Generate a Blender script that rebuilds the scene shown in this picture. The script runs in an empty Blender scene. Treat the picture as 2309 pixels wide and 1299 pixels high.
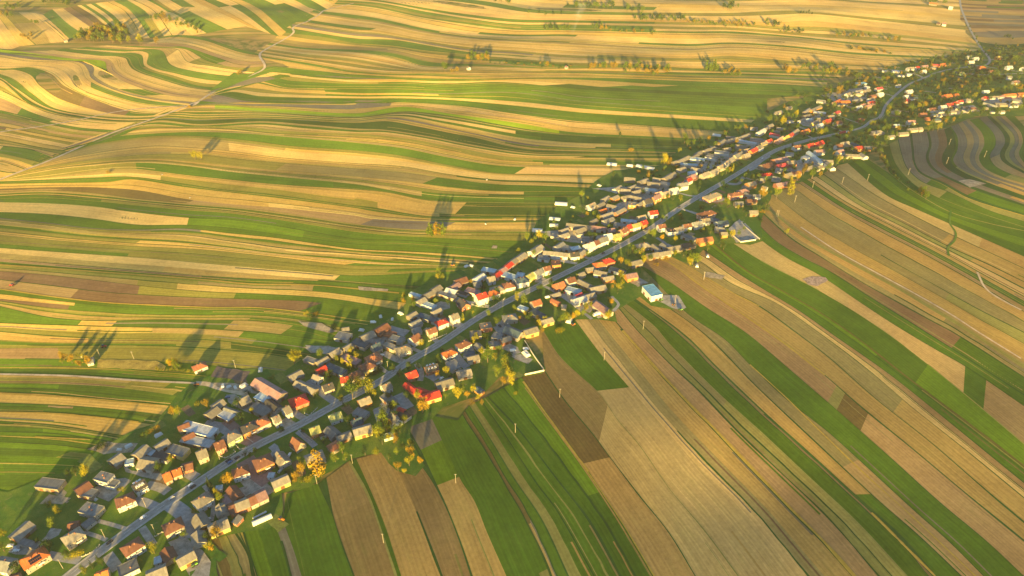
import bpy, math, random
import numpy as np
from mathutils import Vector, Matrix
from mathutils.geometry import delaunay_2d_cdt
from bisect import bisect
R = math.radians
rng = random.Random(7)
NP = np.random.RandomState(5)
scene = bpy.context.scene
COL = scene.collection

# ---------------------------------------------------------------- camera, sky, sun, exposure
PITCH = R(33.9); FPX = 1560.0; HC = 400.0
cam_d = bpy.data.cameras.new("camera"); cam = bpy.data.objects.new("camera", cam_d); COL.objects.link(cam)
cam.location = (0, 0, HC); cam.rotation_euler = (math.pi/2 - PITCH, 0, 0)
cam_d.sensor_width = 36; cam_d.lens = 36*FPX/2309; cam_d.clip_start = 1; cam_d.clip_end = 20000
scene.camera = cam
SUN_EL, SUN_AZ = R(7.6), R(180+2.4)        # azimuth of the sun, clockwise from +Y
world = bpy.data.worlds.new("World"); scene.world = world; world.use_nodes = True
wn = world.node_tree
sky = wn.nodes.new('ShaderNodeTexSky'); sky.sky_type = 'NISHITA'; sky.sun_disc = False
sky.sun_elevation = SUN_EL; sky.sun_rotation = SUN_AZ
sky.dust_density = 0.3; sky.ozone_density = 2.5
wb = wn.nodes.new('ShaderNodeMix'); wb.data_type = 'RGBA'; wb.blend_type = 'MULTIPLY'; wb.inputs[0].default_value = 1; wb.inputs[7].default_value = (1, .96, .88, 1)   # warm white balance of the photograph
wn.links.new(sky.outputs[0], wb.inputs[6]); wn.links.new(wb.outputs[2], wn.nodes['Background'].inputs[0]); wn.nodes['Background'].inputs[1].default_value = 0.085
sd = bpy.data.lights.new("sun", 'SUN'); sd.energy = 5.0; sd.angle = R(1.0); sd.color = (1.0, 0.645, 0.16)
sun = bpy.data.objects.new("sun", sd); COL.objects.link(sun)
# direction towards the sun
sv = Vector((math.sin(SUN_AZ)*math.cos(SUN_EL), math.cos(SUN_AZ)*math.cos(SUN_EL), math.sin(SUN_EL)))
sun.rotation_euler = sv.to_track_quat('Z', 'Y').to_euler()
scene.view_settings.view_transform = 'Standard'; scene.view_settings.look = 'None'
scene.view_settings.exposure = 2.22; scene.view_settings.gamma = 1.0
scene.render.engine = 'CYCLES'
scene.cycles.max_bounces = 4; scene.cycles.volume_bounces = 0

# ---------------------------------------------------------------- terrain
def sm(t): t = np.clip(t, 0, 1); return t*t*(3-2*t)
def road_d(x, y): return (x+282)*(-.72) + (y-265)*.69
_w = [(1.9, 310, 100, .3), (1.7, 230, 75, 1.9), (1.5, 420, 60, 4.1), (1.3, 170, 112, 2.2), (1.8, 520, 92, 5.0), (.9, 130, 85, .7)]
_b = []   # rises added by hand to shape sun and shade on the land: x, y, sx, sy, rot, height
def terrain(x, y):
    x = np.asarray(x, float); y = np.asarray(y, float)
    d = road_d(x, y)
    e = np.maximum(d-60, 0); e = e*e/(e+170.0)
    h = 108*(1-np.exp(-e/1700.0)) + 8*sm((y-900)/900)*sm(d/400)
    h = h + 62*(1-np.exp(-np.maximum(-d-50, 0)/1000.0))
    u = np.zeros_like(x)
    for a, L, ang, ph in _w:
        u += a*np.sin(2*math.pi*(x*math.cos(R(ang))+y*math.sin(R(ang)))/L + ph)
    m = sm((np.abs(d)-60)/240)
    h = h + u*m*np.where(d > 0, .88, .5)
    for bx, by, sx, sy, ro, bh in _b:
        c, s = math.cos(R(ro)), math.sin(R(ro))
        p = ((x-bx)*c+(y-by)*s)/sx; q = (-(x-bx)*s+(y-by)*c)/sy
        h = h + bh*np.exp(-(p*p+q*q)/2)
    return h
CP, SP = math.cos(PITCH), math.sin(PITCH)
def bp(px, py, z=0.0, on=True):
    """photo pixel -> point z metres above the ground"""
    px = np.asarray(px, float); py = np.asarray(py, float)
    u = (px-1154.5)/FPX; v = (py-649.5)/FPX
    dx = u; dy = CP - v*SP; dz = -SP - v*CP
    dz = np.minimum(dz, -.1)
    g = np.zeros_like(u)
    for _ in range(30):
        t = (g+z-HC)/dz
        g = .5*g + .5*(terrain(dx*t, dy*t) if on else 0)
    t = (g+z-HC)/dz
    return dx*t, dy*t, g
_fl = lambda px, py: tuple(float(a) for a in bp(px, py, 0, False)[:2])
for px, py, sx, sy, ro, bh in [
    (1500, 208, 230, 42, -4, 9), (1000, 200, 150, 38, 8, 6), (2050, 215, 150, 40, 0, 5), (400, 172, 110, 40, -6, 5), (650, 178, 90, 30, 0, 2),
    (230, 108, 190, 45, 0, 10), (1250, 118, 120, 30, 0, 4), (1620, 245, 140, 30, -3, 4), (650, 300, 140, 30, 6, 4),
    (1150, 220, 110, 26, 6, 5), (2260, 480, 400, 170, 0, 21), (760, 225, 90, 26, 5, 4), (1400, 260, 120, 30, 4, 4)]:
    a, b = _fl(px, py); _b.append((a, b, sx, sy, ro, bh*(.62 if py < 320 else 1)))

CR = {'A': (0, 200, 2.886), 'B': (700, 150, 2.886), 'C': (0, 560, 2.566), 'L': (0, 0, 2.886), 'M': (750, 0, 2.886), 'N': (1509, 0, 2.886),
      'r': (1509, 300, 2.361), 's': (1509, 750, 2.366), 'q': (850, 750, 2.366), 'O': (0, 0, 1.0),
      '1': (0, 950, 3.721), '2': (380, 800, 3.712), '3': (380, 1000, 4.344), '4': (620, 640, 3.608), '5': (860, 540, 3.608),
      '6': (1120, 400, 3.608), '7': (1340, 220, 3.608), '8': (1620, 180, 4.330), '9': (1850, 80, 4.329)}
def co(c, x, y):
    ox, oy, s = CR[c]; return ox + x/s, oy + y/s
def pts(s):
    out = []; c = 'O'
    for tok in s.split():
        if tok in CR: c = tok; continue
        x, y = tok.split(','); out.append(co(c, float(x), float(y)))
    return out

# ---------------------------------------------------------------- tagging and mesh helpers
def tag(o, label=None, cat=None, group=None, kind=None):
    if label: o['label'] = label
    if cat: o['category'] = cat
    if group: o['group'] = group
    if kind: o['kind'] = kind
    return o
def empty(name, loc, rz=0, **k):
    o = bpy.data.objects.new(name, None); COL.objects.link(o); o.location = loc; o.rotation_euler = (0, 0, rz)
    o.empty_display_size = .5
    return tag(o, **k)
def link(name, me, parent=None, loc=None, rz=0, scale=None):
    o = bpy.data.objects.new(name, me); COL.objects.link(o)
    if parent: o.parent = parent
    if loc is not None: o.location = loc
    if rz: o.rotation_euler = (0, 0, rz)
    if scale is not None: o.scale = scale
    return o
class MB:
    def __init__(s): s.v = []; s.f = []; s.m = []
    def add(s, vs, fs, mi=0):
        b = len(s.v); s.v += [tuple(p) for p in vs]; s.f += [tuple(b+i for i in f) for f in fs]; s.m += [mi]*len(fs); return s
    def box(s, x0, x1, y0, y1, z0, z1, mi=0):
        return s.add([(x0,y0,z0),(x1,y0,z0),(x1,y1,z0),(x0,y1,z0),(x0,y0,z1),(x1,y0,z1),(x1,y1,z1),(x0,y1,z1)],
                     [(3,2,1,0),(4,5,6,7),(0,1,5,4),(1,2,6,5),(2,3,7,6),(3,0,4,7)], mi)
    def tube(s, p, q, r0, r1, n=6, mi=0, cap=True):
        p = Vector(p); q = Vector(q); d = (q-p).normalized(); a = d.orthogonal().normalized(); b = d.cross(a)
        vs = []
        for c, r in ((p, r0), (q, r1)):
            for i in range(n):
                t = 2*math.pi*i/n; vs.append(c + a*(r*math.cos(t)) + b*(r*math.sin(t)))
        fs = [(i, (i+1) % n, n+(i+1) % n, n+i) for i in range(n)]
        if cap: fs += [tuple(range(n-1, -1, -1)), tuple(range(n, 2*n))]
        return s.add(vs, fs, mi)
    def mesh(s, name, *mats, smooth=False):
        me = bpy.data.meshes.new(name); me.from_pydata(s.v, [], s.f)
        for m in mats: me.materials.append(m)
        if len(mats) > 1: me.polygons.foreach_set('material_index', s.m)
        if smooth: me.polygons.foreach_set('use_smooth', [True]*len(s.f))
        me.update(); return me

# ---------------------------------------------------------------- materials
def newmat(name, rough=.85):
    m = bpy.data.materials.new(name); m.use_nodes = True
    b = m.node_tree.nodes['Principled BSDF']; b.inputs['Roughness'].default_value = rough
    b.inputs['Specular IOR Level'].default_value = .25
    return m, m.node_tree, b
def node(nt, t, **k):
    n = nt.nodes.new(t)
    for a, v in k.items(): setattr(n, a, v)
    return n
def mathn(nt, op, a, b=None):
    n = node(nt, 'ShaderNodeMath', operation=op)
    for i, x in enumerate((a, b)):
        if x is None: continue
        if hasattr(x, 'links'): nt.links.new(x, n.inputs[i])
        else: n.inputs[i].default_value = x
    return n.outputs[0]
def noise(nt, vec, scale, detail=3, rough=.55):
    n = node(nt, 'ShaderNodeTexNoise'); n.inputs['Scale'].default_value = scale; n.inputs['Detail'].default_value = detail; n.inputs['Roughness'].default_value = rough
    if vec is not None: nt.links.new(vec, n.inputs['Vector'])
    return n.outputs['Fac']
def remap(nt, v, a, b, c, d):
    n = node(nt, 'ShaderNodeMapRange'); nt.links.new(v, n.inputs[0])
    for i, x in enumerate((a, b, c, d)): n.inputs[i+1].default_value = x
    return n.outputs[0]
def mix(nt, f, a, b, mode='MIX'):
    n = node(nt, 'ShaderNodeMix', data_type='RGBA', blend_type=mode)
    if hasattr(f, 'links'): nt.links.new(f, n.inputs[0])
    else: n.inputs[0].default_value = f
    for i, x in ((6, a), (7, b)):
        if hasattr(x, 'links'): nt.links.new(x, n.inputs[i])
        else: n.inputs[i].default_value = (*x, 1)
    return n.outputs[2]
def vmul(nt, col, f):
    n = node(nt, 'ShaderNodeVectorMath', operation='SCALE'); nt.links.new(col, n.inputs[0])
    if hasattr(f, 'links'): nt.links.new(f, n.inputs['Scale'])
    else: n.inputs['Scale'].default_value = f
    return n.outputs[0]
def geo_pos(nt): return node(nt, 'ShaderNodeNewGeometry').outputs['Position']
def scalev(nt, vec, s):
    n = node(nt, 'ShaderNodeMapping'); nt.links.new(vec, n.inputs['Vector']); n.inputs['Scale'].default_value = s; return n.outputs[0]

_mc = {}
def mottle(name, col, amp=.25, sc=.6, rough=.85, objrand=.0, spec=None):
    """plain painted or plastered surface, uneven with wear"""
    if name in _mc: return _mc[name]
    m, nt, b = newmat(name, rough)
    p = geo_pos(nt); f = noise(nt, p, sc, 4, .6); f2 = noise(nt, p, sc*6, 2)
    k = mathn(nt, 'ADD', remap(nt, f, .3, .7, 1-amp, 1+amp), remap(nt, f2, .3, .7, -amp*.4, amp*.4))
    if objrand:
        oi = node(nt, 'ShaderNodeObjectInfo'); k = mathn(nt, 'MULTIPLY', k, remap(nt, oi.outputs['Random'], 0, 1, 1-objrand, 1+objrand))
    rgb = node(nt, 'ShaderNodeRGB'); rgb.outputs[0].default_value = (*col, 1)
    nt.links.new(vmul(nt, rgb.outputs[0], k), b.inputs['Base Color'])
    if spec is not None: b.inputs['Specular IOR Level'].default_value = spec
    _mc[name] = m; return m
ROOF = {'T': (.19,.18,.155), 'G': (.155,.165,.17), 'D': (.045,.045,.05), 'B': (.14,.065,.045), 'R': (.42,.035,.025), 'O': (.42,.12,.035), 'P': (.24,.15,.155),
        'L': (.34,.44,.50), 'N': (.05,.085,.12), 'W': (.38,.41,.44), 'V': (.22,.25,.10), 'K': (.28,.11,.06), 'Y': (.6,.42,.1), 'S': (.5,.3,.22), 'U': (.16,.38,.55), 'M': (.42,.05,.07)}
WALL = {'T': (.18,.16,.13), 'W': (.42,.44,.45), 'C': (.28,.26,.22), 'O': (.36,.17,.06), 'Y': (.42,.34,.12), 'S': (.42,.22,.16), 'K': (.30,.13,.08), 'V': (.30,.45,.22),
        'G': (.32,.31,.29), 'P': (.45,.28,.25), 'R': (.45,.1,.06), 'N': (.2,.22,.26), 'L': (.4,.45,.48)}
RNAME = {'T': 'tan', 'G': 'grey', 'D': 'black', 'B': 'brown', 'R': 'red', 'O': 'orange', 'P': 'dusky pink', 'L': 'pale blue', 'N': 'slate blue', 'W': 'white', 'V': 'olive green', 'K': 'brick red', 'Y': 'yellow', 'S': 'salmon', 'U': 'bright blue', 'M': 'crimson'}
WNAME = {'T': 'tan', 'W': 'white', 'C': 'cream', 'O': 'orange', 'Y': 'yellow', 'S': 'salmon', 'K': 'brick', 'V': 'green', 'G': 'grey', 'P': 'pink', 'R': 'red', 'N': 'dark', 'L': 'blue-grey'}
def roofmat(c):
    key = 'roof_'+RNAME[c].replace(' ', '_')
    if key in _mc: return _mc[key]
    m, nt, b = newmat(key, .7)
    tc = node(nt, 'ShaderNodeTexCoord').outputs['Object']; p = geo_pos(nt)
    oi = node(nt, 'ShaderNodeObjectInfo').outputs['Random']
    # weather streaks running down the slope, sheet courses and blotches
    st = noise(nt, scalev(nt, tc, (1.3, .18, .18)), 1.0, 3)
    bl = noise(nt, p, .35, 4, .65)
    wv = node(nt, 'ShaderNodeTexWave', wave_type='BANDS', bands_direction='X'); nt.links.new(tc, wv.inputs['Vector']); wv.inputs['Scale'].default_value = .9; wv.inputs['Distortion'].default_value = .6
    k = mathn(nt, 'MULTIPLY', remap(nt, st, .3, .7, .8, 1.15), remap(nt, bl, .3, .7, .78, 1.18))
    k = mathn(nt, 'MULTIPLY', k, remap(nt, wv.outputs['Fac'], 0, 1, .93, 1.05))
    k = mathn(nt, 'MULTIPLY', k, remap(nt, oi, 0, 1, .8, 1.18))
    rgb = node(nt, 'ShaderNodeRGB'); rgb.outputs[0].default_value = (*ROOF[c], 1)
    moss = remap(nt, noise(nt, p, .9, 4, .7), .55, .75, 0, .5)
    nt.links.new(mix(nt, moss, vmul(nt, rgb.outputs[0], k), (ROOF[c][0]*.6+.02, ROOF[c][1]*.6+.03, ROOF[c][2]*.5+.01)), b.inputs['Base Color'])
    _mc[key] = m; return m
def wallmat(c): return mottle('wall_'+WNAME[c].replace('-', '_'), WALL[c], .13, .35, .9, .1)
# ---------------------------------------------------------------- ground sheet
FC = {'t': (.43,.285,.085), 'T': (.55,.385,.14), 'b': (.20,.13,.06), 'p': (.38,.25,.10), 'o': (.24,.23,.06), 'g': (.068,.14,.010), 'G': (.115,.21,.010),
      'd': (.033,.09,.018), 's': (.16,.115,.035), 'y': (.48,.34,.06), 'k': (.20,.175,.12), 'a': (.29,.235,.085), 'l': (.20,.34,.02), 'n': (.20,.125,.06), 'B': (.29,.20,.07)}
FC0 = dict(FC); FCL = dict(FC); FCL.update({'t': (.52,.345,.085), 'T': (.62,.42,.13), 'g': (.095,.165,.013), 'G': (.13,.22,.012), 'd': (.07,.115,.014), 'o': (.25,.225,.04), 'l': (.26,.36,.01), 'a': (.37,.27,.08)})  # left-hand tans lightened in colour, adding to the sun on that slope
fm, nt, bs = newmat('field_soil_and_crops', .95)
bs.inputs['Specular IOR Level'].default_value = .08
at = node(nt, 'ShaderNodeAttribute', attribute_name='Col')
uv = node(nt, 'ShaderNodeUVMap', uv_map='UV').outputs[0]
pos = geo_pos(nt)
# furrows and drill rows along the strip, tramlines, patches of moisture and thin growth
f1 = noise(nt, scalev(nt, uv, (1.1, .012, 1)), 1.0, 3, .6)
f2 = noise(nt, scalev(nt, uv, (.22, .006, 1)), 1.0, 2, .5)
wv = node(nt, 'ShaderNodeTexWave', wave_type='BANDS', bands_direction='X'); nt.links.new(uv, wv.inputs['Vector']); wv.inputs['Scale'].default_value = .105; wv.inputs['Distortion'].default_value = .5; wv.inputs['Detail'].default_value = 2
f3 = noise(nt, pos, .022, 4, .6); f4 = noise(nt, pos, .35, 4, .7); f5 = noise(nt, scalev(nt, pos, (.006, .006, .006)), 1.0, 3)
k = mathn(nt, 'MULTIPLY', remap(nt, f1, .25, .75, .84, 1.16), remap(nt, f2, .25, .75, .88, 1.12))
k = mathn(nt, 'MULTIPLY', k, remap(nt, wv.outputs['Fac'], 0, 1, .93, 1.06))
k = mathn(nt, 'MULTIPLY', k, remap(nt, f3, .3, .7, .82, 1.18)); k = mathn(nt, 'MULTIPLY', k, remap(nt, f5, .35, .65, .86, 1.12))
k = mathn(nt, 'MULTIPLY', k, remap(nt, f4, .25, .75, .8, 1.2))
weeds = mathn(nt, 'MULTIPLY', remap(nt, f3, .45, .68, 0, .3), remap(nt, noise(nt, scalev(nt, uv, (.35, .03, 1)), 1.0, 4, .7), .4, .65, 0, 1))
c = mix(nt, weeds, vmul(nt, at.outputs['Color'], k), (.12, .155, .025))
nt.links.new(c, bs.inputs['Base Color'])
FIELD = fm
gm, nt, bs = newmat('open_country', .95); bs.inputs['Specular IOR Level'].default_value = .08
pos = geo_pos(nt)
ro = node(nt, 'ShaderNodeMapping'); nt.links.new(pos, ro.inputs['Vector']); ro.inputs['Rotation'].default_value = (0, 0, R(18)); ro.inputs['Scale'].default_value = (.0016, .035, 1)
n1 = noise(nt, ro.outputs[0], 1.0, 3, .7); n2 = noise(nt, pos, .02, 4)
c = mix(nt, remap(nt, n1, .42, .58, 0, 1), (.13, .15, .03), (.33, .235, .08)); c = vmul(nt, c, remap(nt, n2, .3, .7, .75, 1.2))
nt.links.new(c, bs.inputs['Base Color'])
GROUND = gm
def grid_sheet(name, x0, x1, y0, y1, st, z, mat):
    xs = np.arange(x0, x1+st, st); ys = np.arange(y0, y1+st, st)
    X, Y = np.meshgrid(xs, ys); Z = terrain(X, Y)+z
    n, m = X.shape
    v = np.stack([X, Y, Z], -1).reshape(-1, 3)
    i = np.arange(n*m).reshape(n, m)
    f = np.stack([i[:-1, :-1], i[:-1, 1:], i[1:, 1:], i[1:, :-1]], -1).reshape(-1, 4)
    me = bpy.data.meshes.new(name); me.vertices.add(len(v)); me.vertices.foreach_set('co', v.ravel())
    me.loops.add(f.size); me.loops.foreach_set('vertex_index', f.ravel().astype(np.int32))
    me.polygons.add(len(f)); me.polygons.foreach_set('loop_start', np.arange(0, f.size, 4, dtype=np.int32)); me.polygons.foreach_set('loop_total', np.full(len(f), 4, np.int32))
    me.polygons.foreach_set('use_smooth', np.ones(len(f), bool))
    me.materials.append(mat); me.update(calc_edges=True)
    return tag(link(name, me), kind='structure')
grid_sheet('ground', -3400, 3800, -500, 5200, 14, -.55, GROUND)

# ---------------------------------------------------------------- strip fields
FV, FF, FCOL, FUV = [], [], [], []
_off = [0]
def spline(P, M, e0=0, e1=0):
    P = np.array(P, float)
    # de-duplicate and extend the ends
    if e0: d = P[0]-P[1]; P = np.vstack([P[0]+d/np.linalg.norm(d)*e0, P])
    if e1: d = P[-1]-P[-2]; P = np.vstack([P, P[-1]+d/np.linalg.norm(d)*e1])
    Q = np.vstack([2*P[0]-P[1], P, 2*P[-1]-P[-2]]); out = []
    for i in range(1, len(Q)-2):
        p0, p1, p2, p3 = Q[i-1], Q[i], Q[i+1], Q[i+2]
        t = np.linspace(0, 1, 24, endpoint=False)[:, None]
        # centripetal-ish: damp tangents by neighbour lengths
        l1 = np.linalg.norm(p2-p1); a = np.linalg.norm(p2-p0)+1e-6; b = np.linalg.norm(p3-p1)+1e-6
        m1 = (p2-p0)/a*l1; m2 = (p3-p1)/b*l1
        out.append((2*t**3-3*t**2+1)*p1+(t**3-2*t**2+t)*m1+(-2*t**3+3*t**2)*p2+(t**3-t**2)*m2)
    out = np.vstack(out+[P[-1:]])
    s = np.concatenate([[0], np.cumsum(np.linalg.norm(np.diff(out, axis=0), axis=1))])
    q = np.linspace(0, s[-1], M)
    return np.stack([np.interp(q, s, out[:, 0]), np.interp(q, s, out[:, 1])], -1)
def jit(c, a=.10):
    b = 1+rng.uniform(-a, a); return tuple(max(0, x*b*(1+rng.uniform(-a*.3, a*.3))) for x in c)
def strip(PA, PB, wa, wb, cols, z):
    """quads between interpolation wa and wb of two world polylines; cols = list of (start index, colour)"""
    M = len(PA)
    A = PA*(1-wa[:, None])+PB*wa[:, None]; B = PA*(1-wb[:, None])+PB*wb[:, None]
    ln = np.concatenate([[0], np.cumsum(np.linalg.norm(np.diff((A+B)/2, axis=0), axis=1))])
    wd = np.linalg.norm(B-A, axis=1); u0 = rng.uniform(0, 500); v0 = rng.uniform(0, 5000)
    V = np.stack([A, B], 1).reshape(-1, 2); Z = terrain(V[:, 0], V[:, 1])+z
    base = _off[0]; FV.append(np.column_stack([V, Z])); _off[0] += 2*M
    i = np.arange(M-1)*2+base; f = np.stack([i, i+1, i+3, i+2], -1)
    FF.append(f)
    cc = np.zeros((M-1, 3)); st = [c[0] for c in cols]+[M]
    for j, (a, c) in enumerate(cols): cc[a:st[j+1]] = c
    FCOL.append(cc)
    a = np.column_stack([np.full(M, u0)-wd/2, ln+v0]); b = np.column_stack([u0+wd/2, ln+v0])
    FUV.append(np.stack([a[:-1], b[:-1], b[1:], a[1:]], 1).reshape(-1, 2))
def wob(M, a, k=5):
    xs = np.linspace(0, 1, k); return np.interp(np.linspace(0, 1, M), xs, [rng.uniform(-a, a) for _ in xs])
def wpoly(P, z=0):
    x, y, g = bp(P[:, 0], P[:, 1], z); return np.column_stack([x, y])
def autospec(n, pal, cut=.5):
    out = []; last = ''
    for _ in range(n):
        c = rng.choice(pal)
        while c == last: c = rng.choice(pal)
        last = c; s = f'{rng.uniform(.6,1.6):.2f}{c}'
        t = 0
        while rng.random() < cut and t < .8:
            t += rng.uniform(.15, .5)
            if t < .95: s += f'|{rng.choice(pal)}{t:.2f}'
        out.append(s)
    return ' '.join(out)
def family(guides, specs, M=150, e0=0, e1=0, z=-.2, remap_t=False, te1=None, village_end=False, fine=0, pal='tttTaaooggggbp', unit=9, lines=.6, lw=.9, cut=.5, lcol='ddddoy'):
    W = [wpoly(spline(pts(g), M, e0, e1)) for g in guides]; LL = [float(np.linalg.norm(np.diff(np.array(pts(g)), axis=0), axis=1).sum()) for g in guides]
    for gi in range(len(W)-1):
        PA, PB = W[gi], W[gi+1]; gw = np.linalg.norm(PB-PA, axis=1); gw = np.maximum(gw, .5)
        sp = specs.get(gi, '') if isinstance(specs, dict) else specs
        if not sp or sp[0] == '*':
            n = int(sp[1:]) if len(sp) > 1 else max(1, round(float(np.median(gw))/unit))
            sp = autospec(n, pal, cut)
        subs = []
        for tok in sp.split():
            parts = tok.split('|'); first = parts[0]; w = first[:-1]; w = float(w) if w else 1.
            cols = [(0, jit(FC[first[-1]]))]
            for p in parts[1:]:
                tt = float(p[1:]); tt = (e0+tt*LL[gi])/(LL[gi]+e0+e1) if remap_t else tt*(LL[gi]+e0+(te1 or e1))/(LL[gi]+e0+e1)
                cols.append((int(tt*(M-1)), jit(FC[p[0]])))
            if village_end and rng.random() < .6: cols.append((max(cols[-1][0]+3, int((e0+rng.uniform(.74, .95)*LL[gi])/(LL[gi]+e0+e1)*(M-1))), jit(FC[rng.choice('ggd')])))     # grass at the foot of the strips
            subs.append((w, cols))
        tot = sum(s[0] for s in subs); acc = 0; prev = np.zeros(M)
        for k, (w, cols) in enumerate(subs):
            acc += w
            nxt = np.ones(M) if k == len(subs)-1 else np.clip(acc/tot+wob(M, .12/len(subs))+wob(M, .35/float(np.median(gw)), 45), 0, 1)
            strip(PA, PB, prev, nxt, cols, z)
            for _ in range(3):
                if rng.random() < fine:      # thin unsown or weedy rows inside the plot
                    f = rng.uniform(.15, .85); mid = prev+(nxt-prev)*f; hw = rng.uniform(.4, 1.6)/2/gw; a = int(rng.uniform(0, .7)*M); b = min(M, a+int(rng.uniform(.15, .6)*M))
                    strip(PA[a:b], PB[a:b], (mid-hw)[a:b], (mid+hw)[a:b], [(0, jit(FC[rng.choice('oogaTbtk')], .15))], z+.03)
            if rng.random() < lines:       # grassy balk on the boundary
                c = jit(FC[rng.choice(lcol)], .15); hw = lw*rng.uniform(.4, 1.2)/2/gw*(1+wob(M, .5, 14))
                a = int(rng.uniform(0, .3)*M) if rng.random() < .25 else 0; b = M if rng.random() < .75 else int(rng.uniform(.6, 1)*M)
                if b-a > 4: strip(PA[a:b], PB[a:b], (nxt-hw)[a:b], (nxt+hw)[a:b], [(0, c)], z+.05)
            prev = nxt
    return W
def ribbon(pxs, width, code, M=120, z=-.1, e0=0, e1=0):
    P = wpoly(spline(pts(pxs), M, e0, e1)); T = np.gradient(P, axis=0); T /= np.linalg.norm(T, axis=1)[:, None]; Nn = np.column_stack([-T[:, 1], T[:, 0]])
    hw = (width/2*(1+wob(M, .35, 20)))[:, None]
    strip(P-Nn*hw, P+Nn*hw, np.zeros(M), np.ones(M), [(0, FC[code])], z)

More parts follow.
